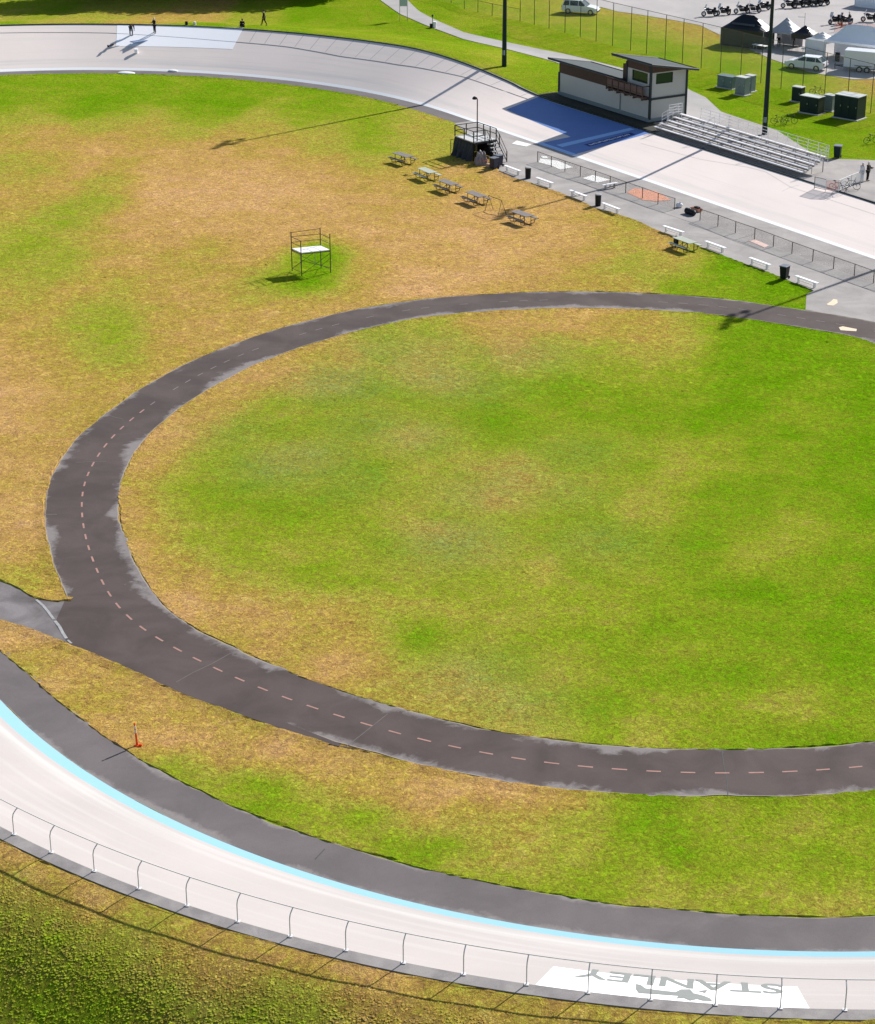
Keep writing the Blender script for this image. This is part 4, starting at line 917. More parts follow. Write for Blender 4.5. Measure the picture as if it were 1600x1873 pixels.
# ------------------------------------------------------------------ scaffold platform on the infield
legs = [Vector((-23.85, 147.95, 0)), Vector((-22.98, 146.9, 0)), Vector((-20.95, 147.95, 0)), Vector((-21.82, 149.0, 0))]
A0 = legs[0]; ang = math.atan2((legs[2] - legs[1]).y, (legs[2] - legs[1]).x)
sc = thing('scaffold_platform', 'steel scaffold viewing platform with a white deck standing on the dry infield grass', 'scaffold', (A0.x, A0.y, 0)); L_ = [p - A0 for p in legs]
for p, h in zip(L_, (3.05, 2.7, 3.0, 3.12)): mb = MB(); mb.tube([p, p + Vector((0, 0, h))], .038, 6); mb.build('leg', M['tableframe'], sc)
DZ = 1.72
mb = MB(); cen = sum(L_, Vector()) / 4
c4 = [cen + (p - cen) * .97 for p in L_]; mb.add([(p.x, p.y, DZ + .06) for p in c4] + [(p.x, p.y, DZ) for p in c4], [(0, 1, 2, 3), (7, 6, 5, 4)] + [(i, i + 4, (i + 1) % 4 + 4, (i + 1) % 4) for i in range(4)]); mb.build('deck', M['white'], sc)
mb = MB()
for i in range(4): mb.tube([L_[i] + Vector((0, 0, DZ - .05)), L_[(i + 1) % 4] + Vector((0, 0, DZ - .05))], .035, 6)
mb.build('deck_frame', M['tableframe'], sc)
def bar(i, j, z0, z1, nme, r=.022): mb = MB(); mb.tube([L_[i] + Vector((0, 0, z0)), L_[j] + Vector((0, 0, z1))], r, 5); mb.build(nme, M['tableframe'], sc)
for i, j in ((0, 3), (0, 1), (2, 3)):
    for z in (2.25, 2.68): bar(i, j, z, z, 'guard_rail_bar')
bar(0, 3, 3.0, 3.08, 'guard_rail_bar')
for a_ in ((0, 3, .2, 1.6), (3, 0, .2, 1.6), (1, 2, .1, 1.5), (2, 1, .35, 1.2), (0, 1, .25, .25), (2, 3, .25, .25), (0, 1, .2, 1.1), (3, 2, .2, 1.1)): bar(*a_, 'brace', .018)
for k in (.3, .8):
    q = L_[0].lerp(L_[3], k); mb = MB(); mb.tube([q + Vector((0, 0, .3)), q + Vector((0, 0, DZ))], .02, 5); mb.build('brace', M['steel'], sc)

# ------------------------------------------------------------------ judges platform with its lamp
S0 = G(832, 248.5, 1.72); SX, SY, SZ = 3.05, 2.5, 1.72
st = thing('judges_platform', 'black framed raised platform with stairs between the picnic tables and the track', 'platform', (S0.x, S0.y, 0), DIRZ)
mb = MB(); mb.box((SX / 2, SY / 2, SZ), (SX, SY, .09)); mb.build('deck', M['ply'], st)
mb = MB(); mb.box((SX / 2, .0, SZ - .12), (SX + .04, .06, .14)); mb.box((SX / 2, SY, SZ - .12), (SX + .04, .06, .14)); mb.box((0, SY / 2, SZ - .12), (.06, SY - .1, .14)); mb.box((SX, SY / 2, SZ - .12), (.06, SY - .1, .14)); mb.build('deck_frame', M['blacksteel'], st)
for x_ in (.05, SX / 2, SX - .05):
    for y_ in (.05, SY - .05): mb = MB(); mb.box((x_, y_, SZ / 2 - .05), (.09, .09, SZ - .12)); mb.build('support_leg', M['blacksteel'], st)
for x_, y_ in ((0, 0), (SX * .5, 0), (SX, 0), (0, SY), (SX * .33, SY), (SX * .68, SY), (SX, SY), (0, SY / 2), (SX, SY * .5)):
    mb = MB(); mb.box((x_, y_, SZ + .5), (.075, .075, 1.02)); mb.build('rail_post', M['blacksteel'], st)
mb = MB()
for z_ in (1.02, .55):
    mb.box((SX / 2, 0, SZ + z_), (SX, .05, .06)); mb.box((SX / 2, SY, SZ + z_), (SX, .05, .06)); mb.box((0, SY / 2, SZ + z_), (.05, SY - .1, .06)); mb.box((SX, SY * .25, SZ + z_), (.05, SY * .5 - .1, .06))
mb.build('guard_rail_bar', M['blacksteel'], st)
# stairs down along +x
for k in range(5):
    mb = MB(); mb.box((SX + .22 + k * .3, SY - .55, SZ - .28 - k * .28), (.3, 1.0, .05)); mb.build('stair_tread', M['ply'], st)
for y_ in (SY - .02, SY - 1.1):
    mb = MB(); mb.tube([(SX + .1, y_, SZ), (SX + 1.75, y_, .12)], .05, 4)
    mb.box((SX + .55, y_, 1.75), (.07, .07, 1.2)); mb.box((SX + 1.75, y_, .5), (.07, .07, 1.0)); mb.tube([(SX, y_, SZ + 1.0), (SX + .55, y_, 2.3), (SX + 1.75, y_, 1.0)], .035, 4); mb.tube([(SX + .1, y_, SZ + .45), (SX + 1.75, y_, .5)], .03, 4)
    mb.build('stair_rail', M['blacksteel'], st)
# tarp skirt
bm = bmesh.new(); nx_ = 30; vs = []
for j in range(6):
    for i in range(nx_):
        u = i / (nx_ - 1); x_ = u * SX; z_ = SZ * (1 - j / 5) - .12 * (1 - j / 5); y_ = -.06 - .35 * (j / 5) ** 1.5 * (1 + .6 * math.sin(u * 23)) - .05 * math.sin(u * 40 + j)
        vs.append(bm.verts.new((x_, y_, max(z_, .02))))
for j in range(5):
    for i in range(nx_ - 1): k = j * nx_ + i; bm.faces.new((vs[k], vs[k + 1], vs[k + nx_ + 1], vs[k + nx_]))
mb = MB(); mb.bm(bm); mb.build('tarp_skirt', M['tarp'], st)
mb = MB(); mb.box((SX / 2, SY - .2, SZ / 2 - .1), (SX - .3, .08, SZ - .3)); mb.box((.12, SY / 2, SZ / 2 - .1), (.06, SY - .5, SZ - .3)); mb.build('tarp_backing', M['tarp'], st)
fr_ = thing('mesh_frame', 'thin standing frame with see-through mesh at the left end of the judges platform', 'frame', (G(824, 282).x, G(824, 282).y, 0), DIRZ)
mb = MB(); mb.tube([(0, 0, 0), (0, 0, 1.4)], .03, 5); mb.tube([(0, 0, 1.4), (1.5, 1.2, 1.4)], .022, 5); mb.tube([(1.5, 1.2, 0), (1.5, 1.2, 1.4)], .025, 5); mb.build('frame_tube', M['tableframe'], fr_)
mb = MB(); mb.add([(0, 0, .05), (1.5, 1.2, .05), (1.5, 1.2, 1.38), (0, 0, 1.38)], [(0, 1, 2, 3)]); mb.uv = [(0, 0), (1.9, 0), (1.9, 1.35), (0, 1.35)]; mb.build('mesh_panel', M['linkdark'], fr_)
lp = G(872.5, 258, 1.75)
lmp = thing('platform_lamp', 'thin black lamp post with a single drooping head above the judges platform', 'lamp post', (lp.x, lp.y, 0), DIRZ)
mb = MB(); mb.tube([(0, 0, 0), (0, 0, 5.6), (-.1, 0, 5.72), (-.35, 0, 5.74)], [.06, .05, .045, .04], 7); mb.build('post', M['blacksteel'], lmp)
mb = MB(); mb.lathe((-.45, 0, 5.62), [(.05, .16), (.16, .1), (.22, -.06), (.2, -.1)], 12); mb.build('lamp_head', M['blacksteel'], lmp)
# covered heap, carton, cone
P = G(880, 300); hp = thing('covered_heap', 'crumpled silver grey tarp over a heap in front of the judges platform', 'tarp', (P.x, P.y, 0), DIRZ)
bm = bmesh.new(); bmesh.ops.create_icosphere(bm, subdivisions=4, radius=1)
for v in bm.verts:
    f = 1 + .13 * math.sin(v.co.x * 9 + v.co.z * 5) + .1 * math.sin(v.co.y * 11 - v.co.x * 4); v.co = Vector((v.co.x * .62 * f, v.co.y * .5 * f, max(-.0, v.co.z * 1.15 * f)))
mb = MB(); mb.bm(bm); mb.build('tarp', M['silvertarp'], hp); mb = MB(); mb.torus((0, 0, .45), .6, .012, 20, 4, 0, 'Z'); mb.build('rope', M['orange'], hp)
P = G(894, 305); cb = MB(); cb.rbox((0, 0, .16), (.5, .35, .3), .02); o = cb.build('carton', M['tan']); o.location = (P.x, P.y, 0); o.rotation_euler = (0, 0, DIRZ); tag(o, 'small tan carton on the ground beside the dark blue wheeled bins', 'box')
def cone(P, label, s=1., group=None):
    t = thing('traffic_cone', label, 'cone', P, 0, group)
    mb = MB(); mb.lathe((0, 0, .03 * s), [(.15 * s, 0), (.10 * s, .25 * s), (.035 * s, .62 * s)], 12); mb.build('cone_body', M['orange'], t)
    mb = MB(); mb.rbox((0, 0, .02 * s), (.38 * s, .38 * s, .04 * s), .01); mb.build('cone_base', M['orange'], t); mb = MB(); mb.lathe((0, 0, .3 * s), [(.098 * s, 0), (.078 * s, .12 * s)], 12); mb.build('reflective_band', M['white'], t); return t
cone(G(891, 301), 'small orange cone beside the crumpled tarp heap', .7)

# ------------------------------------------------------------------ wheeled bins and round bins
def wheelie(P, rz, label, mat, group=None, s=1.):
    t = thing('wheeled_bin', label, 'bin', P, rz, group)
    bm = bmesh.new(); bmesh.ops.create_cube(bm, size=1); 
    for v in bm.verts: k = 1 if v.co.z > 0 else .8; v.co = Vector((v.co.x * .58 * k * s, v.co.y * .68 * k * s, (v.co.z + .5) * .92 * s + .1))
    bmesh.ops.bevel(bm, geom=bm.edges[:], offset=.03, segments=2, affect='EDGES'); mb = MB(); mb.bm(bm); mb.build('bin_body', mat, t)
    mb = MB(); mb.rbox((0, 0, 1.06 * s), (.64 * s, .76 * s, .07 * s), .02); mb.build('lid', plain('bin_lid', (.16, .17, .19), .35), t)
    for x_ in (-.25, .25): mb = MB(); mb.lathe((x_ * s, .32 * s, .12), [(.12, -.03), (.12, .03)], 12, axis='X'); mb.build('wheel', M['rubber'], t)
    mb = MB(); mb.tube([(-.25 * s, .38 * s, 1.0 * s), (-.25 * s, .44 * s, 1.02 * s), (.25 * s, .44 * s, 1.02 * s), (.25 * s, .38 * s, 1.0 * s)], .016, 5); mb.build('handle', mat, t); return t
wheelie(G(903, 309), DIRZ + .2, 'dark blue wheeled bin, front one of the pair in front of the platform stairs', M['navyp'], 'dark wheeled bins')
wheelie(G(912, 304), DIRZ + .1, 'dark blue wheeled bin, rear one of the pair in front of the platform stairs', M['navyp'], 'dark wheeled bins')
wheelie(G(1434, 510), DIRZ + .35, 'black wheeled bin with a grey lid between the two nearest white benches', M['black'], 'dark wheeled bins')
wheelie(at(1531, 289), DIRZ + .6, 'black wheeled bin beyond the right end of the bleachers', M['utildark'], 'dark wheeled bins', 1.12)
def round_bin(P, label, h=.95):
    t = thing('round_bin', label, 'bin', P, 0, 'round black bins by the white benches')
    mb = MB(); mb.lathe((0, 0, 0), [(.22, 0), (.24, .05), (.27, h), (.27, h + .01)], 16); mb.build('barrel', M['black'], t)
    mb = MB(); mb.lathe((0, 0, h + .01), [(.29, 0), (.29, .06), (.2, .09)], 16); mb.build('lid', plain('pale_lid', (.35, .35, .35), .5), t)
round_bin(G(965.5, 326), 'round black bin between the two farthest white benches')
round_bin(G(1093.5, 376), 'round black bin at the left end of the fourth white bench', .95)

# ------------------------------------------------------------------ white benches
BN = [((921, 301), (954, 313)), ((979, 323), (1013, 335)), ((1040, 346), (1075, 359)), ((1099, 369), (1136, 383)), ((1211.5, 411.5), (1252, 424.6)), ((1287.6, 439), (1329.6, 454)), ((1367.6, 469), (1412, 485)), ((1451.6, 502), (1500, 519))]
ordn = ['white bench nearest the platform stairs and the blue bins', 'white bench just right of the first round black bin', 'white bench crossed by the thin pole shadow, left of the second round bin', 'white bench touching the second round black bin', 'white bench behind the lone picnic table with the black bag', 'white bench right of the lone picnic table on the pavement edge', 'white bench left of the black wheeled bin on the pavement edge', 'nearest white bench, right of the black wheeled bin']
b0_ = None
for (a_, b_), lb in zip(BN, ordn):
    A, B = G(*a_, .47), G(*b_, .47); c = (A + B) / 2; rz = math.atan2((B - A).y, (B - A).x)
    if b0_ is None:
        b0_ = thing('bench', lb, 'bench', (c.x, c.y, 0), rz, 'white benches along the pit pavement'); Lh = 1.18
        mb = MB(); mb.rbox((0, 0, .46), (2.4, .30, .05), .01); mb.build('seat', M['white'], b0_)
        for x_ in (-.85, .85): mb = MB(); mb.box((x_, 0, .215), (.07, .22, .43)); mb.box((x_, 0, .02), (.1, .3, .04)); mb.build('leg', M['offwhite'], b0_)
        mb = MB(); mb.box((0, 0, .2), (1.64, .04, .05)); mb.build('stretcher', M['offwhite'], b0_)
    else: dup(b0_, (c.x, c.y, 0), rz, lb)
A, B = G(1101, 338, .45), G(1130, 333, .45); c = (A + B) / 2
bb = thing('narrow_bench', 'short white bench turned crosswise in the gap of the wire rail', 'bench', (c.x, c.y, 0), math.atan2((B - A).y, (B - A).x))
mb = MB(); mb.rbox((0, 0, .44), (1.7, .28, .05), .01); mb.build('seat', M['white'], bb)
for x_ in (-.5, .5): mb = MB(); mb.box((x_, 0, .2), (.07, .2, .42)); mb.build('leg', M['steel'], bb)

# ------------------------------------------------------------------ picnic tables
def picnic(P, rz, label, top, frame):
    t = thing('picnic_table', label, 'picnic table', P, rz, 'picnic tables on the infield')
    mb = MB()
    for k in range(5): mb.box((0, -.3 + k * .15, .75), (1.85, .135, .04))
    mb.build('table_top', top, t)
    for y_ in (-.68, .68):
        mb = MB(); mb.box((0, y_ - .07, .45), (1.85, .125, .04)); mb.box((0, y_ + .07, .45), (1.85, .125, .04)); mb.build('seat', top, t)
    for x_ in (-.62, .62):
        mb = MB(); mb.tube([(x_, -.3, .72), (x_, -.3, .05), (x_, -.2, .03), (x_, .2, .03), (x_, .3, .05), (x_, .3, .72)], .028, 6)
        for s_ in (-1, 1): mb.tube([(x_, s_ * .3, .30), (x_, s_ * .62, .28), (x_, s_ * .78, .34), (x_, s_ * .8, .42)], .026, 6); mb.tube([(x_, s_ * .68, .42), (x_, s_ * .62, .1), (x_, s_ * .3, .03)], .026, 6)
        mb.build('frame', frame, t)
    mb = MB(); mb.tube([(-.62, 0, .1), (0, 0, .7)], .02, 5); mb.tube([(.62, 0, .1), (0, 0, .7)], .02, 5); mb.build('brace', frame, t); t.scale = (1.14, 1.14, 1.05); return t
TB = [((737, 298), 'picnic table farthest left on the dry grass', 'tablegrey', .10), ((781, 327), 'pale picnic table, second from the left in the row', 'palet', -.05), ((819, 349), 'dark picnic table, third in the row, left of the one by the saddle rack', 'tablegrey', .02), ((870, 371), 'picnic table standing against the steel saddle rack', 'tablegrey', .0), ((955, 407), 'picnic table at the right end of the row, nearest the pit pavement', 'tablegrey', .05), ((1252, 456), 'lone pale picnic table on the grass in front of the fifth bench', 'palet', .0)]
for p, lb, mt, dr in TB:
    q = G(*p); picnic((q.x, q.y, 0), DIRZ + dr, lb, M[mt], M['tableframe'])
P = G(1252, 455, .77); q = G(1236, 450)
bag = thing('black_bag', 'black bag leaning at the left end of the lone picnic table', 'bag', (q.x, q.y, 0), DIRZ); mb = MB(); mb.ball((0, 0, .42), (.24, .2, .42)); mb.build('bag_body', M['black'], bag); mb = MB(); mb.tube([(-.1, 0, .8), (0, 0, .95), (.1, 0, .8)], .015, 5); mb.build('strap', M['black'], bag)
# steel rack with A-shaped ends
A, B = G(898, 383), G(917, 393); c = (A + B) / 2; rz = math.atan2((B - A).y, (B - A).x); L = 1.7
rk = thing('saddle_rack', 'thin steel rack with A shaped ends beside the fourth picnic table', 'bike rack', (B.x, B.y, 0), DIRZ)
for x_ in (0, -1.9):
    mb = MB(); mb.tube([(x_ + .1, -.42, 0), (x_, 0, 1.25), (x_ + .1, .42, 0)], .024, 6); mb.tube([(x_ + .06, -.25, .5), (x_ + .06, .25, .5)], .015, 5); mb.build('end_frame', M['tableframe'], rk)
mb = MB(); mb.tube([(0, 0, 1.25), (-1.9, 0, 1.25)], .024, 6); mb.build('top_bar', M['tableframe'], rk)
mb = MB(); mb.tube([(-1.9, -.42, .03), (-1.5, -.75, .03), (-.8, -.8, .03), (-.1, -.45, .03)], .018, 5); mb.build('ground_bar', M['tableframe'], rk)
# bag heap by the pit rail
q = G(1262, 392); hb = thing('duffel_bag', 'black duffel bag on the pavement in the gap of the wire rail', 'bag', (q.x, q.y, 0), DIRZ); mb = MB(); mb.tube([(-.6, 0, .22), (-.5, 0, .25), (.5, 0, .25), (.6, 0, .22)], [.15, .25, .25, .15], 12); mb.build('bag_body', M['black'], hb); mb = MB(); mb.tube([(-.2, .05, .46), (0, .05, .62), (.2, .05, .46)], .02, 5); mb.build('strap', M['black'], hb)
q = G(1242, 379); hb = thing('white_sack', 'rounded white sack left of the black duffel bag', 'bag', (q.x, q.y, 0)); mb = MB(); mb.ball((0, 0, .2), (.32, .24, .24)); mb.build('sack_body', M['whitecloth'], hb); mb = MB(); mb.ball((.1, 0, .44), (.08, .07, .07), 0, 1); mb.build('tied_neck', M['whitecloth'], hb)
q = G(1274, 386); hb = thing('orange_crate', 'shallow orange crate behind the black duffel bag', 'crate', (q.x, q.y, 0), DIRZ)
mb = MB(); mb.box((0, 0, .1), (.9, .5, .04)); mb.box((0, .24, .2), (.9, .03, .22)); mb.box((0, -.24, .2), (.9, .03, .22)); mb.box((.44, 0, .2), (.03, .46, .22)); mb.box((-.44, 0, .2), (.03, .46, .22)); mb.build('crate_body', M['onetm'], hb); mb = MB(); mb.rbox((.05, 0, .3), (.5, .3, .25), .03); mb.build('contents', M['black'], hb)

# ------------------------------------------------------------------ channeliser post
P = G(251, 1364); ch = thing('channelizer_post', 'leaning orange delineator post with pale collars on the near grass strip', 'delineator', (P.x, P.y, 0), rot=(0, R(-3), 0))
mb = MB(); mb.lathe((0, 0, 0), [(.055, .05), (.045, .3), (.042, 1.0), (.025, 1.06), (.038, 1.1), (.038, 1.14)], 12); mb.build('post', M['orange'], ch)
for z_ in (.66, .86): mb = MB(); mb.lathe((0, 0, z_), [(.05, 0), (.048, .15)], 12); mb.build('reflective_collar', M['creamy'], ch)
mb = MB(); mb.rbox((0, 0, .03), (.24, .24, .06), .02); mb.build('base', M['orange'], ch); q = MB(); q.rbox((.16, -.02, .06), (.12, .10, .10), .02); q.build('base_tab', M['orange'], ch)

# ------------------------------------------------------------------ utility cabinets
def cabinet(px, d, rz, label, mat, topmat, doors=2):
    P = at(*px); t = thing('utility_cabinet', label, 'utility cabinet', P, rz, 'utility cabinets on the grass'); w_, dp, h_ = d
    mb = MB(); mb.rbox((0, 0, .04), (w_ + .3, dp + .3, .12), .02); mb.build('pad', M['pad'], t)
    mb = MB(); mb.rbox((0, 0, .1 + h_ / 2), (w_, dp, h_), .02); mb.build('cabinet_body', mat, t)
    mb = MB(); mb.rbox((0, 0, .12 + h_), (w_ + .1, dp + .1, .07), .015); mb.build('lid', topmat, t)
    for k in range(doors):
        x_ = -w_ / 2 + (k + .5) * w_ / doors; mb = MB(); mb.box((x_, -dp / 2 - .012, .1 + h_ / 2), (w_ / doors - .08, .03, h_ - .16)); dr = mb.build('door', mat, t); mb = MB(); mb.box((x_ + w_ / doors * .33, -dp / 2 - .05, .2 + h_ / 2), (.05, .05, .16)); mb.build('handle', M['steel'], dr)
    return t
lid = plain('pale_cabinet_top', (.50, .52, .50), .6)
cabinet((1330, 160), (1.9, 1.1, 1.15), DIRZ + .25, 'low grey green utility cabinet left of the taller ribbed one', M['utilgreen'], M['utilgreen'])
cabinet((1357, 173), (1.2, .9, 1.75), DIRZ + .25, 'taller blue grey utility cabinet with a pale top behind the timing building', M['utilgrey'], lid)
cabinet((1371, 167), (.9, .8, 1.6), DIRZ + .25, 'narrow blue grey cabinet right behind the taller pale topped one', M['utilgrey'], lid, 1)
cabinet((1459, 185), (1.1, .8, 1.4), DIRZ + .3, 'narrow black utility cabinet at the left end of the dark cabinet row', M['utildark'], lid, 1)
cabinet((1484, 206), (2.1, 1.3, 1.6), DIRZ + .3, 'wide low black utility cabinet, second in the dark cabinet row', M['utildark'], lid)
cabinet((1517, 202), (1.0, .9, 1.5), DIRZ + .3, 'light grey utility cabinet between the two dark ones', M['utilgrey'], lid, 1)
cabinet((1553, 215), (2.6, 1.8, 2.2), DIRZ + .3, 'largest dark green utility cabinet on a pale concrete pad', M['utildark'], lid, 3)

# ------------------------------------------------------------------ bicycles
def bicycle(P, rz, label, lean=12, flat=False):
    t = thing('bicycle', label, 'bicycle', P + Vector((0, 0, .02)), 0, 'bicycles parked around the track', rot=(R(lean), 0, rz)); r = .34
    for x_ in (-.5, .5):
        mb = MB(); mb.torus((x_, 0, r), r - .02, .022, 24, 5); w = mb.build('wheel', M['rubber'], t)
        mb = MB()
        for k in range(8): a_ = k * math.pi / 4; mb.tube([(x_, 0, r), (x_ + math.cos(a_) * (r - .03), 0, r + math.sin(a_) * (r - .03))], .005, 3)
        mb.build('spokes', M['chrome'], w)
    mb = MB(); A, B, C_, D_ = (-.5, 0, r), (-.08, 0, .3), (-.2, 0, .82), (.36, 0, .82)
    for p, q in ((A, B), (A, C_), (B, C_), (C_, D_), (B, D_), (D_, (.5, 0, r)), (C_, (-.23, 0, .95)), (D_, (.33, 0, .98))): mb.tube([p, q], .019, 6)
    mb.build('frame', M['blacksteel'], t)
    mb = MB(); mb.tube([(.33, -.28, .98), (.38, -.2, 1.0), (.38, .2, 1.0), (.33, .28, .98)], .016, 5); mb.build('handlebar', M['black'], t)
    mb = MB(); mb.ball((-.24, 0, .97), (.14, .07, .035), 0, 2); mb.build('saddle', M['black'], t)
    mb = MB(); mb.lathe((-.08, 0, .3), [(.1, -.02), (.1, .02)], 14, axis='Y'); mb.build('crank', M['chrome'], t); return t
for px, rz, lb in (((1424, 228), -.35, 'bicycle leaning on the grass behind the bleachers, the left of two'), ((1443, 226), .1, 'bicycle leaning on the grass behind the bleachers, the right of two'), ((1494, 174), -.2, 'bicycle propped behind the wide low black cabinet'), ((1592, 262), .4, 'bicycle on the grass at the right edge of the photo'), ((1532, 350), -.6, 'bicycle lying against the gate barrier, nearest the track'), ((1556, 346), -.3, 'bicycle lying against the gate barrier, next to the person')):
    bicycle(at(*px), rz, lb, 14)

# ------------------------------------------------------------------ people
def skin(pts_, edges, rad, name, mat, parent, sub=1):
    me = bpy.data.meshes.new(name); me.from_pydata(pts_, edges, []); o = bpy.data.objects.new(name, me); COL.objects.link(o)
    o.modifiers.new('s', 'SKIN'); 
    if not me.skin_vertices: bm = bmesh.new(); bm.from_mesh(me); bm.verts.layers.skin.verify(); bm.to_mesh(me); bm.free()
    for i, r_ in enumerate(rad): me.skin_vertices[0].data[i].radius = (r_, r_)
    me.skin_vertices[0].data[0].use_root = True
    ss_ = o.modifiers.new('u', 'SUBSURF'); ss_.levels = sub; ss_.render_levels = sub
    dg = bpy.context.evaluated_depsgraph_get(); m2 = bpy.data.meshes.new_from_object(o.evaluated_get(dg)); bpy.data.objects.remove(o)
    m2.materials.clear(); m2.materials.append(mat); m2.polygons.foreach_set('use_smooth', [True] * len(m2.polygons))
    o = bpy.data.objects.new(name, m2); COL.objects.link(o); o.parent = parent; return o
def person(P, rz, label, pose='stand', top='darkcloth', legs_='darkcloth', hair=(.03, .02, .015), scale=1., cap=None):
    t = thing('person', label, 'person', P, rz); t.scale = (scale,) * 3
    hip = .92; bend = 0; knee_f = .0
    J = dict(pel=(0, 0, .95), chest=(0, 0, 1.32), neck=(0, 0, 1.50), head=(0.02, 0, 1.64), crown=(0.02, 0, 1.72))
    for s, n_ in ((1, 'L'), (-1, 'R')):
        J['hip' + n_] = (0, s * .10, .90); J['kn' + n_] = (.02, s * .12, .50); J['an' + n_] = (-.02, s * .13, .09); J['to' + n_] = (.14, s * .14, .04)
        J['sh' + n_] = (0, s * .19, 1.42); J['el' + n_] = (-.02, s * .26, 1.14); J['wr' + n_] = (.08, s * .26, .90); J['ha' + n_] = (.13, s * .26, .82)
    if pose == 'walk':
        J.update(knL=(.16, .11, .52), anL=(.24, .11, .10), toL=(.38, .11, .05), knR=(-.06, -.11, .50), anR=(-.28, -.11, .13), toR=(-.16, -.11, .04), elL=(-.12, .27, 1.16), wrL=(-.1, .26, .93), haL=(-.08, .26, .84), elR=(.1, -.27, 1.16), wrR=(.22, -.24, .97), haR=(.27, -.23, .9))
    if pose == 'bend':
        J.update(pel=(-.12, 0, .88), chest=(.18, 0, 1.12), neck=(.36, 0, 1.2), head=(.50, 0, 1.22), crown=(.58, 0, 1.22), hipL=(-.1, .1, .84), hipR=(-.1, -.1, .84), knL=(.06, .13, .48), knR=(.02, -.13, .48), shL=(.28, .18, 1.16), shR=(.28, -.18, 1.16), elL=(.42, .22, .92), wrL=(.56, .18, .70), haL=(.62, .16, .62), elR=(.40, -.22, .9), wrR=(.52, -.18, .68), haR=(.58, -.16, .6))
    if pose == 'hold':
        J.update(elL=(.12, .26, 1.18), wrL=(.36, .18, 1.22), haL=(.45, .15, 1.24), elR=(.10, -.26, 1.18), wrR=(.34, -.18, 1.20), haR=(.43, -.15, 1.22))
    if pose == 'sit':
        J.update(pel=(0, 0, .12), chest=(.06, 0, .50), neck=(.1, 0, .68), head=(.14, 0, .82), crown=(.15, 0, .9), hipL=(.02, .1, .12), hipR=(.02, -.1, .12), knL=(.36, .14, .42), knR=(.36, -.14, .40), anL=(.5, .14, .08), anR=(.5, -.14, .08), toL=(.62, .15, .04), toR=(.62, -.15, .04), shL=(.1, .19, .6), shR=(.1, -.19, .6), elL=(.2, .26, .38), elR=(.2, -.26, .38), wrL=(.36, .2, .45), wrR=(.36, -.2, .45), haL=(.4, .16, .46), haR=(.4, -.16, .46))
    rad = dict(pel=.135, chest=.15, neck=.06, head=.095, crown=.07, hip=.10, kn=.062, an=.042, to=.04, sh=.07, el=.045, wr=.032, ha=.035)
    E_ = [('pel', 'chest'), ('chest', 'neck'), ('neck', 'head'), ('head', 'crown')] + [e for n_ in 'LR' for e in (('pel', 'hip' + n_), ('hip' + n_, 'kn' + n_), ('kn' + n_, 'an' + n_), ('an' + n_, 'to' + n_), ('chest', 'sh' + n_), ('sh' + n_, 'el' + n_), ('el' + n_, 'wr' + n_), ('wr' + n_, 'ha' + n_))]
    ks = list(J); ri = lambda k: rad.get(k, rad.get(k[:2], rad.get(k[:3], .05)))
    # five fingers
    pts_ = [J[k] for k in ks]; rr = [ri(k) for k in ks]; ed = [(ks.index(a), ks.index(b)) for a, b in E_]
    for n_ in 'LR':
        h, w_ = Vector(J['ha' + n_]), Vector(J['wr' + n_]); d_ = (h - w_).normalized(); sd_ = d_.cross(Vector((0, 0, 1))).normalized() if abs(d_.z) < .9 else Vector((1, 0, 0))
        for k in range(5):
            o_ = sd_ * (-.03 + k * .016); L_f = (.045, .07, .075, .07, .055)[k]; pts_.append(tuple(h + o_ + d_ * L_f + (sd_ * -.03 if k == 0 else Vector()))); rr.append(.008); ed.append((ks.index('ha' + n_), len(pts_) - 1))
    skin(pts_, ed, rr, 'body', M['skin'], t)
    def sub(keys, grow, name, mat):
        ks2 = keys; e2 = [(ks2.index(a), ks2.index(b)) for a, b in E_ if a in ks2 and b in ks2]; skin([J[k] for k in ks2], e2, [ri(k) + grow for k in ks2], name, mat, t)
    sub(['chest', 'pel', 'shL', 'elL', 'wrL', 'shR', 'elR', 'wrR'], .022, 'jacket', M[top]); sub(['pel', 'hipL', 'knL', 'anL', 'hipR', 'knR', 'anR'], .02, 'trousers', M[legs_])
    for n_ in 'LR': mb = MB(); a_, b_ = Vector(J['an' + n_]), Vector(J['to' + n_]); c = (a_ + b_) / 2; mb.ball((c.x, c.y, min(a_.z, b_.z) + .0), (.13, .05, .05), 0, 2); mb.build('shoe', M['black'], t, True)
    hd = Vector(J['head']); mb = MB(); mb.ball(hd + Vector((-.02, 0, .03)), (.105, .092, .105), 0, 2); mb.build('cap' if cap else 'hair', M[cap] if cap else plain('hair', hair, .7), t, True)
    mb = MB(); mb.ball(hd + Vector((.10, 0, -.01)), (.018, .014, .02), 0, 1)
    mb.build('nose', M['skin'], t)
    for s in (1, -1): mb = MB(); mb.ball(hd + Vector((.085, s * .032, .02)), .011, 0, 1); mb.build('eye', M['darkcloth'], t)
    return t
person(at(240, 64), R(-60), 'person in dark clothes bending over the white painted panel on the far bank', 'bend', 'darkcloth', 'denim')
person(at(283, 60), R(-130), 'person standing in a pale cap at the top edge of the white painted panel', 'hold', 'darkcloth', 'darkcloth', cap='whitecloth', scale=.95)
person(at(483, 46), R(170), 'person in black walking on the grass beyond the far bank', 'walk', 'darkcloth', 'darkcloth')
person(at(444, 49), R(-100), 'person in dark clothes sitting low on the outer edge of the far bank', 'sit', 'darkcloth', 'darkcloth')
person(at(1576, 333), R(-150), 'person in a white top standing by the gate barrier at the right edge', 'stand', 'whitecloth', 'whitecloth', cap='whitecloth')
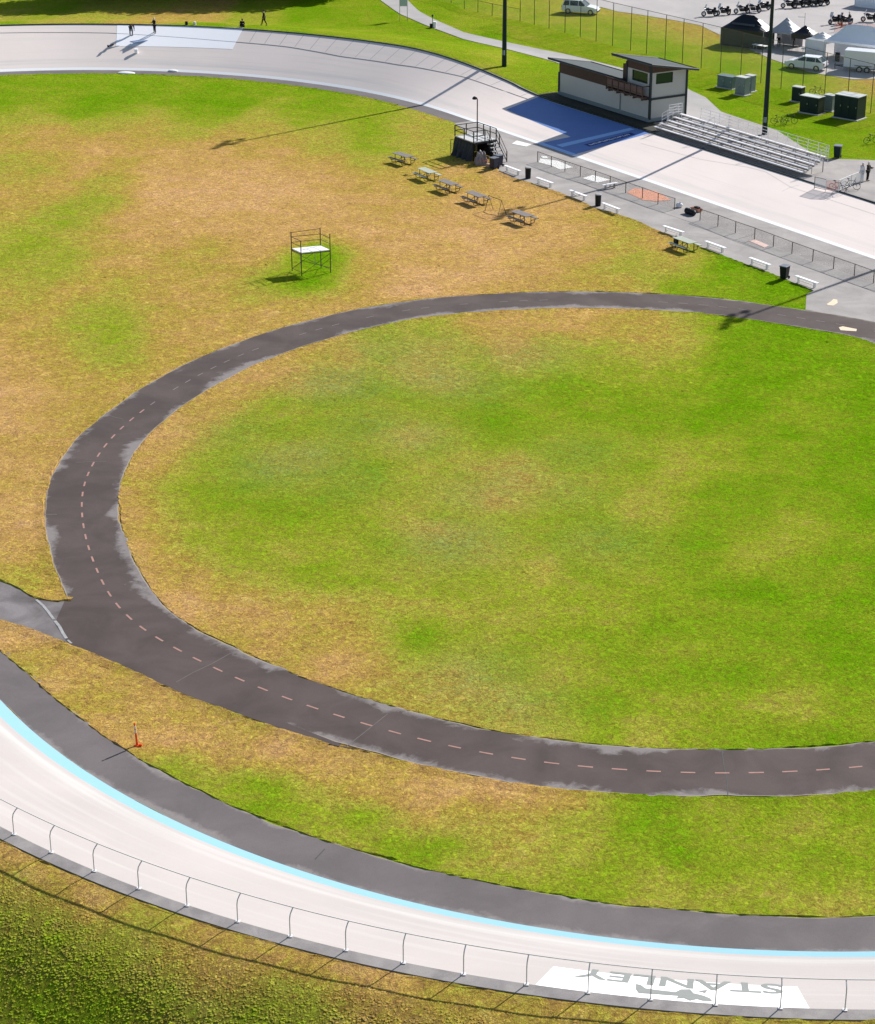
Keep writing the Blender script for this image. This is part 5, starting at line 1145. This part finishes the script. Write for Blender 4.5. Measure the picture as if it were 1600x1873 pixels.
person(at(1586, 331), R(-30), 'person in black clothes standing behind the one in white', 'hold', 'darkcloth', 'darkcloth', cap='whitecloth')
# painting gear on the far bank
def small(name, px, label, cat, build, mat, dz=0, rz=0):
    P = at(*px); o = build(MB()).build(name, mat); o.location = (P.x, P.y, P.z + dz); o.rotation_euler = (0, 0, rz); return tag(o, label, cat)
small('paint_bucket', (249, 97), 'white bucket on the track below the painted panel', 'bucket', lambda m: m.lathe((0, 0, 0), [(.17, 0), (.21, .42), (.23, .42), (.23, .46), (.2, .47)], 16), M['white'])
small('plastic_sheet', (231, 134), 'white crumpled sheet on the inner edge of the far track', 'sheet', lambda m: m.ball((0, 0, .05), (.95, .5, .16), 0, 3), M['whitecloth'])
small('cloth_bundle', (316, 130), 'smaller white bundle right of the crumpled sheet', 'cloth', lambda m: m.ball((0, 0, .05), (.5, .32, .14), 0, 3), M['whitecloth'])
small('paint_roller', (206, 82), 'dark paint tool lying at the lower left corner of the painted panel', 'tool', lambda m: m.tube([(-.9, -.3, .05), (.9, .3, .05)], .06, 8).tube([(-1.1, -.5, .06), (-.8, -.15, .06)], .1, 8), M['darkcloth'], rz=R(55))
small('painter_shadow', (262, 74), 'blue grey strip standing for the shadow of the painters on the painted panel', 'tarp', lambda m: m.prism([(-1.6, 0), (1.6, 0), (1.5, .06), (-1.5, .06)], -.35, .35), plain('painted_shadow_blue', (.25, .34, .52), .6), rz=R(50))  # flat blue strip imitating the cast shadow of the painters
small('paint_can', (341, 45), 'dark can on the outer edge right of the painters', 'can', lambda m: m.lathe((0, 0, 0), [(.16, 0), (.16, .36), (.13, .38)], 12), M['darkcloth'])
small('pale_can', (356, 45), 'pale can on the outer edge, rightmost of the two cans', 'can', lambda m: m.lathe((0, 0, 0), [(.16, 0), (.16, .32), (.13, .34)], 12), M['whitecloth'])

# ------------------------------------------------------------------ sign and dispenser on the walkway
P = at(738, 37); sg = thing('notice_board', 'two legged notice board with a pale panel beside the walkway', 'sign', P, R(10))
for x_ in (-.45, .45): mb = MB(); mb.tube([(x_, 0, 0), (x_, 0, 3.4)], .04, 6); mb.build('leg', M['steel'], sg)
mb = MB(); mb.box((0, 0, 2.5), (.86, .05, 1.6)); mb.build('panel', plain('pale_blue_panel', (.45, .52, .58), .4), sg)
P = at(791, 50); ds = thing('bag_dispenser', 'short post with a white bin liner beside the walkway', 'litter bin', P, 0)
mb = MB(); mb.tube([(0, 0, 0), (0, 0, 1.5)], .04, 6); mb.box((0, 0, 1.4), (.2, .12, .25)); mb.build('post', M['trim'], ds); mb = MB(); mb.lathe((.25, -.05, .1), [(.2, 0), (.25, .5), (.22, .62)], 12); mb.build('liner', M['whitecloth'], ds); mb = MB(); mb.lathe((-.18, 0, 0), [(.15, 0), (.17, .45)], 10); mb.build('tub', M['black'], ds)

# ------------------------------------------------------------------ vehicles
def car(P, rz, label, kind='suv'):
    t = thing('parked_car', label, 'car', P, rz, 'white cars parked beyond the fence')
    suv = kind == 'suv'; Lc, Wc = 4.6, 1.84
    lower = [(-2.28, .42), (-2.30, .75), (-2.22, 1.02), (-.0, 1.05), (1.05, 1.03), (1.75, .93), (2.18, .80), (2.30, .60), (2.26, .38), (1.9, .28), (-1.9, .28)] if True else 0
    bm = bmesh.new(); n = len(lower); rings = []
    for y_, k in ((-Wc / 2, .96), (-Wc / 2 + .1, 1), (Wc / 2 - .1, 1), (Wc / 2, .96)): rings.append([bm.verts.new((x * (k if abs(x) > 2 else 1), y_, z if z > .5 else z + (.03 if k < 1 else 0))) for x, z in lower])
    for a, b in zip(rings[:-1], rings[1:]):
        for i in range(n): bm.faces.new((a[i], a[(i + 1) % n], b[(i + 1) % n], b[i]))
    bm.faces.new(rings[0][::-1]); bm.faces.new(rings[-1]); bmesh.ops.recalc_face_normals(bm, faces=bm.faces)
    mb = MB(); mb.bm(bm); mb.build('body', M['carp'], t)
    cab = [(-2.15, 1.0), (-1.95, 1.56), (-1.2, 1.68), (.15, 1.66), (.95, 1.04)] if suv else [(-2.1, 1.0), (-1.5, 1.40), (-.6, 1.50), (.25, 1.46), (1.15, 1.02)]
    bm = bmesh.new(); r1 = [bm.verts.new((x, s_ * (.86 if z < 1.2 else .70), z)) for s_ in (1,) for x, z in cab]; r2 = [bm.verts.new((x, -(.86 if z < 1.2 else .70), z)) for x, z in cab]
    n = len(cab)
    for i in range(n): bm.faces.new((r1[i], r1[(i + 1) % n], r2[(i + 1) % n], r2[i]))
    bm.faces.new(r1[::-1]); bm.faces.new(r2); bmesh.ops.recalc_face_normals(bm, faces=bm.faces); mb = MB(); mb.bm(bm); mb.build('cabin_glass', M['glass'], t)
    zr = cab[2][1]; mb = MB(); mb.rbox(((cab[1][0] + cab[3][0]) / 2, 0, zr - .02), (cab[3][0] - cab[1][0] + .15, 1.46, .09), .035)
    for s_ in (-1, 1):
        for i, j in ((0, 1), (4, 3)): mb.tube([(cab[i][0], s_ * .865, cab[i][1]), (cab[j][0], s_ * .71, cab[j][1])], .055, 5)
        for x_ in (-1.25, -.15): mb.tube([(x_, s_ * .87, 1.0), (x_, s_ * .715, zr - .04)], .04, 5)
    mb.build('roof', M['carp'], t)
    for x_ in (-1.42, 1.42):
        for s_ in (-1, 1):
            mb = MB(); mb.lathe((x_, s_ * .84, .34), [(.26, -.11), (.34, -.09), (.34, .09), (.26, .11)], 20, axis='Y'); w = mb.build('wheel', M['rubber'], t); mb = MB(); mb.lathe((x_, s_ * .93, .34), [(.21, -.03), (.21, .02), (.08, .03)], 14, axis='Y'); mb.build('rim', M['chrome'], w)
    for s_ in (-1, 1):
        mb = MB(); mb.rbox((2.2, s_ * .68, .72), (.14, .34, .14), .03); mb.build('headlight', M['chrome'], t); mb = MB(); mb.rbox((-2.25, s_ * .74, .86), (.1, .28, .2), .03); mb.build('tail_light', M['redlamp'], t)
        mb = MB(); mb.rbox((.75, s_ * .98, 1.08), (.16, .2, .12), .03); mb.build('mirror', M['carp'], t)
    mb = MB(); mb.rbox((2.27, 0, .45), (.12, 1.5, .18), .03); mb.rbox((-2.27, 0, .5), (.1, 1.5, .2), .03); mb.build('bumper', M['trim'], t); return t
car(at(1062, 24) , R(-12), 'white sport utility car parked on the grass beyond the tall fence at the top')
car(at(1474, 126), R(-22) + math.pi, 'white car parked beyond the fence in front of the black canopies', 'hatch')
def canopy(P, rz, w_, d_, h_, peak, label, cloth, walls=(), valance=.25, group='pop-up canopies in the parking lot', npk=1):
    t = thing('canopy_tent', label, 'canopy', P, rz, group); fr = M['steel']
    for x_ in (-w_ / 2, w_ / 2):
        for y_ in (-d_ / 2, d_ / 2): mb = MB(); mb.tube([(x_, y_, 0), (x_, y_, h_)], .03, 5); mb.build('leg', fr, t)
    mb = MB(); N_ = 9; vs = []; rx = max(0, (w_ - d_) / 2)
    for j in range(N_):
        for i in range(N_):
            u, v = i / (N_ - 1) * 2 - 1, j / (N_ - 1) * 2 - 1; x_, y_ = u * w_ / 2, v * d_ / 2
            ex_ = max(abs(x_) - rx * .9, 0) / (w_ / 2 - rx * .9); f = 1 - max(ex_, abs(v)); vs.append((x_, y_, h_ + peak * (f ** 1.25)))
    fs = [(j * N_ + i, j * N_ + i + 1, (j + 1) * N_ + i + 1, (j + 1) * N_ + i) for j in range(N_ - 1) for i in range(N_ - 1)]; mb.add(vs, fs)
    for x0_, y0_, x1_, y1_ in ((-1, -1, 1, -1), (1, -1, 1, 1), (1, 1, -1, 1), (-1, 1, -1, -1)):
        a = Vector((x0_ * w_ / 2, y0_ * d_ / 2, h_)); b = Vector((x1_ * w_ / 2, y1_ * d_ / 2, h_)); mb.add([a, b, b - Vector((0, 0, valance)), a - Vector((0, 0, valance))], [(0, 1, 2, 3)])
    mb.build('canopy_cloth', cloth, t)
    for wl in walls:
        x0_, y0_, x1_, y1_ = {'f': (-1, -1, 1, -1), 'r': (1, -1, 1, 1), 'b': (1, 1, -1, 1), 'l': (-1, 1, -1, -1)}[wl]; mb = MB()
        a = Vector((x0_ * w_ / 2, y0_ * d_ / 2, h_ - .05)) * .995; b = Vector((x1_ * w_ / 2, y1_ * d_ / 2, h_ - .05)) * .995; a.z = b.z = h_ - .05
        mb.add([a, b, b - Vector((0, 0, h_ - .1)), a - Vector((0, 0, h_ - .1))], [(0, 1, 2, 3)]); mb.build('side_wall', cloth, t)
    return t
PK = DIRZ + .42
tb = canopy(at(1366, 83), PK, 5.4, 3.2, 2.05, 1.5, 'large black canopy tent with closed walls beyond the tall fence', M['canopyb'], 'flrb')
mb = MB()
for k in range(11): mb.box((-1.35 + k * .26, -1.22, 2.62 + .0), (.17, .02, .26), 0, 0, 1, ('X', R(-43)))
mb.build('sign_text', plain('dim_lettering', (.12, .12, .13), .6), tb)
canopy(at(1436, 86), PK, 3.0, 3.0, 2.0, 1.45, 'grey topped pop-up canopy between the black tent and the dark pointed one', M['canopyg'], 'b')
canopy(at(1470, 92), PK + .1, 2.6, 2.4, 2.0, .9, 'small black pop-up canopy left of the big white canopy', M['canopyb'], '', .5)
canopy(at(1502, 98), PK - .2, 2.8, 2.6, 1.7, .8, 'low off white pop-up canopy behind the parked white car', M['offwhite'], 'f')
canopy(at(1572, 112), PK + .05, 7.4, 3.6, 2.3, 1.75, 'largest white canopy behind the white trailer', M['canopyw'], 'b')
canopy(at(1600, 12), PK, 4.4, 3.2, 2.0, 1.2, 'white canopy in the top right corner of the parking lot', M['canopyw'], 'fl')
# trailer
P = at(1582, 130); tr = thing('box_trailer', 'white enclosed box trailer in front of the largest white canopy', 'trailer', P, R(-16))
mb = MB(); mb.rbox((0, 0, 1.35), (4.6, 2.0, 1.95), .06); mb.build('box_body', M['carp'], tr)
mb = MB(); mb.box((0, -1.02, .46), (4.62, .04, .14)); mb.box((1.75, -1.015, 1.35), (.05, .04, 1.9)); mb.build('trim_strip', M['utilgrey'], tr)
for x_ in (-.5, .35): mb = MB(); mb.lathe((x_, -.98, .34), [(.2, -.1), (.34, -.09), (.34, .09), (.2, .1)], 18, axis='Y'); w = mb.build('wheel', M['rubber'], tr); mb = MB(); mb.lathe((x_, -1.08, .34), [(.19, -.02), (.08, .03)], 12, axis='Y'); mb.build('rim', M['chrome'], w)
mb = MB(); mb.tube([(-2.3, -.5, .42), (-3.5, 0, .42)], .05, 5); mb.tube([(-2.3, .5, .42), (-3.5, 0, .42)], .05, 5); mb.tube([(-3.4, 0, .05), (-3.4, 0, .7)], .04, 6); mb.build('drawbar', M['blacksteel'], tr)
mb = MB(); mb.box((-.1, -1.03, .74), (1.9, .1, .06)); mb.build('mudguard', M['trim'], tr)

# motorcycles
def moto():
    t = thing('motorcycle', 'dark touring motorcycle', 'motorcycle', (0, 0, 0), 0, 'motorcycles standing in the parking lot', rot=(R(6), 0, 0))
    for x_ in (-.75, .8):
        mb = MB(); mb.torus((x_, 0, .33), .25, .08, 20, 7); w = mb.build('wheel', M['rubber'], t); mb = MB(); mb.lathe((x_, 0, .33), [(.18, -.03), (.18, .03)], 14, axis='Y'); mb.build('rim', M['chrome'], w)
    mb = MB(); mb.tube([(-.75, 0, .33), (-.2, 0, .4), (.3, 0, .45), (.5, 0, .85)], .06, 6); mb.rbox((.0, 0, .48), (.62, .42, .42), .08); mb.build('engine', M['blacksteel'], t)
    mb = MB(); mb.ball((.2, 0, .88), (.36, .19, .18), 0, 2); mb.build('tank', M['navyp'], t)
    mb = MB(); mb.rbox((-.35, 0, .82), (.75, .32, .14), .05); mb.rbox((-.65, 0, .95), (.3, .3, .3), .06); mb.build('seat', M['black'], t)
    mb = MB(); mb.tube([(.8, .09, .33), (.55, .09, 1.0)], .03, 6); mb.tube([(.8, -.09, .33), (.55, -.09, 1.0)], .03, 6); mb.build('fork', M['chrome'], t)
    mb = MB(); mb.tube([(.3, -.4, 1.1), (.5, -.2, 1.05), (.5, .2, 1.05), (.3, .4, 1.1)], .02, 5); mb.build('handlebar', M['black'], t)
    mb = MB(); mb.ball((.68, 0, .98), (.13, .13, .12), 0, 2); mb.build('headlight', M['chrome'], t)
    mb = MB(); mb.add([(.6, -.28, 1.05), (.6, .28, 1.05), (.42, .24, 1.5), (.42, -.24, 1.5), (.63, -.28, 1.05), (.63, .28, 1.05), (.45, .24, 1.5), (.45, -.24, 1.5)], [(0, 1, 2, 3), (7, 6, 5, 4), (0, 4, 5, 1), (1, 5, 6, 2), (2, 6, 7, 3), (3, 7, 4, 0)]); mb.build('windscreen', plain('pale_screen', (.6, .62, .64), .15), t)
    for s_ in (-1, 1): mb = MB(); mb.rbox((-.62, s_ * .3, .6), (.55, .2, .34), .05); mb.build('pannier', M['black'], t)
    return t
ml = [((1298, 30), 'motorcycle at the far left end of the front row in the parking lot'), ((1323, 28), 'motorcycle second from the left in the front row in the parking lot'), ((1357, 25), 'motorcycle third from the left, above the black canopy tent'), ((1377, 23), 'motorcycle fourth from the left, just left of the tall pole'), ((1396, 19), 'motorcycle partly hidden by the tall pole at the top'), ((1443, 15), 'motorcycle at the left end of the group right of the tall pole'), ((1460, 14), 'second motorcycle of the group right of the tall pole'), ((1476, 12.5), 'third motorcycle of the group right of the tall pole'), ((1490, 11), 'fourth motorcycle of the group right of the tall pole'), ((1503, 9.5), 'rightmost motorcycle of the group right of the tall pole'), ((1527, 44), 'motorcycle with people beside it, left of the orange net'), ((1546, 45), 'second motorcycle beside the people near the orange net'), ((1590, 40), 'motorcycle at the right edge above the orange net')]
m0 = None
for k, (px, lb) in enumerate(ml):
    P = at(*px)
    P.z = 1.08
    if m0 is None: m0 = moto(); m0.location = P; m0.rotation_euler = (R(6), 0, R(195)); m0['label'] = lb
    else: o = dup(m0, P, 0, lb); o.rotation_euler = (R(6), 0, R(195 + random.uniform(-25, 25)))
person(at(1539, 50), R(200), 'person in black standing among the motorcycles near the orange net', 'stand', 'darkcloth', 'darkcloth')
person(at(1552, 47), R(160), 'person in a white helmet beside the motorcycles near the orange net', 'stand', 'darkcloth', 'denim', cap='whitecloth')
person(at(1424, 84), R(240), 'person in white under the grey topped canopy', 'stand', 'whitecloth', 'darkcloth')
person(at(1450, 86), R(200), 'person in dark clothes under the right side of the grey topped canopy', 'stand', 'darkcloth', 'darkcloth')
# orange net fence
link_fence('orange_net_fence', [at(*p) for p in [(1526, 58), (1545, 58), (1565, 60), (1585, 61), (1605, 62), (1630, 63)]], 1.2, 'orange plastic net fence behind the largest white canopy, rear line', 'fence', M['onet'], M['steel'], .02, (1.,), 'orange net fences in the parking lot')
link_fence('orange_net_fence', [at(*p) for p in [(1548, 78), (1570, 81), (1590, 84), (1615, 88)]], 1.2, 'orange plastic net fence behind the largest white canopy, front line', 'fence', M['onet'], M['steel'], .02, (1.,), 'orange net fences in the parking lot')
for px, lb in (((1561, 66), 'orange cone behind the net, the left one'), ((1578, 63), 'orange cone behind the net, the middle one'), ((1592, 70), 'orange cone behind the net, nearest the right edge')): cone(at(*px), lb, 1.0, 'orange cones by the net')
# folding tables and gear under the canopies
def table(P, rz, label, mat):
    t = thing('folding_table', label, 'table', P, rz, 'folding tables near the canopies'); mb = MB(); mb.rbox((0, 0, .74), (1.9, .76, .04), .01); mb.build('table_top', mat, t)
    for x_ in (-.75, .75): mb = MB(); mb.tube([(x_, -.3, .72), (x_, -.3, .02), (x_, .3, .02), (x_, .3, .72)], .018, 5); mb.build('leg_frame', M['steel'], t)
table(at(1390, 94), PK - .2, 'white folding table in front of the black canopy tent', M['offwhite']); table(at(1446, 96), PK, 'dark folding table in front of the grey topped canopy', M['black']); table(at(1480, 101), PK + .3, 'pale folding table behind the parked white car', M['offwhite'])
P = at(1531, 112); cl = thing('black_speaker_case', 'upright black case with a white top left of the box trailer', 'case', P, R(-16)); mb = MB(); mb.rbox((0, 0, .55), (.5, .45, 1.05), .03); mb.build('case_body', M['black'], cl); mb = MB(); mb.rbox((0, 0, 1.12), (.52, .47, .1), .02); mb.build('case_top', M['whitecloth'], cl)
P = at(1471, 49); sg = thing('lot_sign_post', 'thin post with a crossbar standing in the parking lot', 'post', P, 0); mb = MB(); mb.tube([(0, 0, 0), (0, 0, 1.7)], .03, 6); mb.build('post', M['steel'], sg); mb = MB(); mb.box((-.4, 0, 1.2), (.9, .03, .06)); mb.build('crossbar', M['steel'], sg)

# ------------------------------------------------------------------ gate barrier at the right
gp = [at(*p) for p in [(1489, 347), (1512, 352), (1532, 350)]]
gt = thing('gate_barrier', 'white mesh barrier panels across the track gate right of the bleachers', 'barrier', gp[0])
pp = [at(1489, 345), at(1510, 350), at(1533, 351), at(1556, 341), at(1574, 334)]
for i in range(4):
    a, b = pp[i] - gp[0], pp[i + 1] - gp[0]; mb = MB()
    for z_ in (.15, 1.05): mb.tube([a + Vector((0, 0, z_)), b + Vector((0, 0, z_))], .025, 5)
    mb.tube([a, a + Vector((0, 0, 1.08))], .03, 5); mb.build('frame', M['trim'] if i == 0 else M['alu'], gt)
    mb = MB(); L_b = (b - a).length; mb.add([a + Vector((0, 0, .2)), b + Vector((0, 0, .2)), b + Vector((0, 0, 1.0)), a + Vector((0, 0, 1.0))], [(0, 1, 2, 3)]); mb.uv = [(0, 0), (L_b, 0), (L_b, .8), (0, .8)]
    mb.build('mesh_panel', [net_mat('white_net%d' % i, (.75, .75, .75), .08, .3), net_mat('pink_net%d' % i, (.8, .35, .3), .08, .28)][1 if i == 1 else 0], gt)

# ------------------------------------------------------------------ trees beyond the top edge (they throw the dark shade on the grass)
def tree(P, r, h, label):
    t = thing('tree', label, 'tree', P, 0, 'trees beyond the far bank'); mb = MB(); mb.tube([(0, 0, 0), (.1, 0, h * .3), (0, .1, h * .6)], [.35, .25, .12], 8); rr_ = random.Random(int(P.x))
    for k in range(7): a_ = k * .9; mb.tube([(0, 0, h * .35 + k * .3), (math.cos(a_) * r * .6, math.sin(a_) * r * .6, h * .55 + k * .3)], [.12, .03], 5)
    mb.build('trunk', M['bark'], t)
    n = 9000; u = rng.normal(size=(n, 3)); u /= np.linalg.norm(u, axis=1)[:, None]; rad_ = rng.uniform(.25, 1, n) ** .5
    lob = 1 + .22 * np.sin(u[:, 0] * 5 + u[:, 1] * 4) * np.cos(u[:, 2] * 4 + u[:, 1] * 3)
    c = u * (rad_ * lob)[:, None] * np.array([r, r, h * .36]) + np.array([0, 0, h * .62]); s = rng.uniform(.15, .4, n)
    a_ = rng.normal(size=(n, 3)); b_ = rng.normal(size=(n, 3)); a_ /= np.linalg.norm(a_, axis=1)[:, None]; b_ /= np.linalg.norm(b_, axis=1)[:, None]
    v = np.stack([c + a_ * s[:, None], c + b_ * s[:, None], c - a_ * s[:, None], c - b_ * s[:, None]], 1).reshape(-1, 3)
    me = bpy.data.meshes.new('crown'); me.from_pydata(v.tolist(), [], [(4 * i, 4 * i + 1, 4 * i + 2, 4 * i + 3) for i in range(n)]); me.materials.append(M['leaf']); o = bpy.data.objects.new('crown', me); COL.objects.link(o); o.parent = t
for (px, py), r_, h_ in (((95, 4), 5.5, 9), ((215, -6), 8, 11), ((330, -3), 7.5, 11), ((440, -4), 7, 10), ((530, -10), 5.5, 9)):
    C = G(px, py + 7, 1.05); k = h_ * .62 / math.tan(SUN_EL); tree(Vector((C.x + k * math.cos(SUN_AZ), C.y + k * math.sin(SUN_AZ), 1.0)), r_, h_, 'broad green tree beyond the top edge of the photo whose shade falls behind the painters')
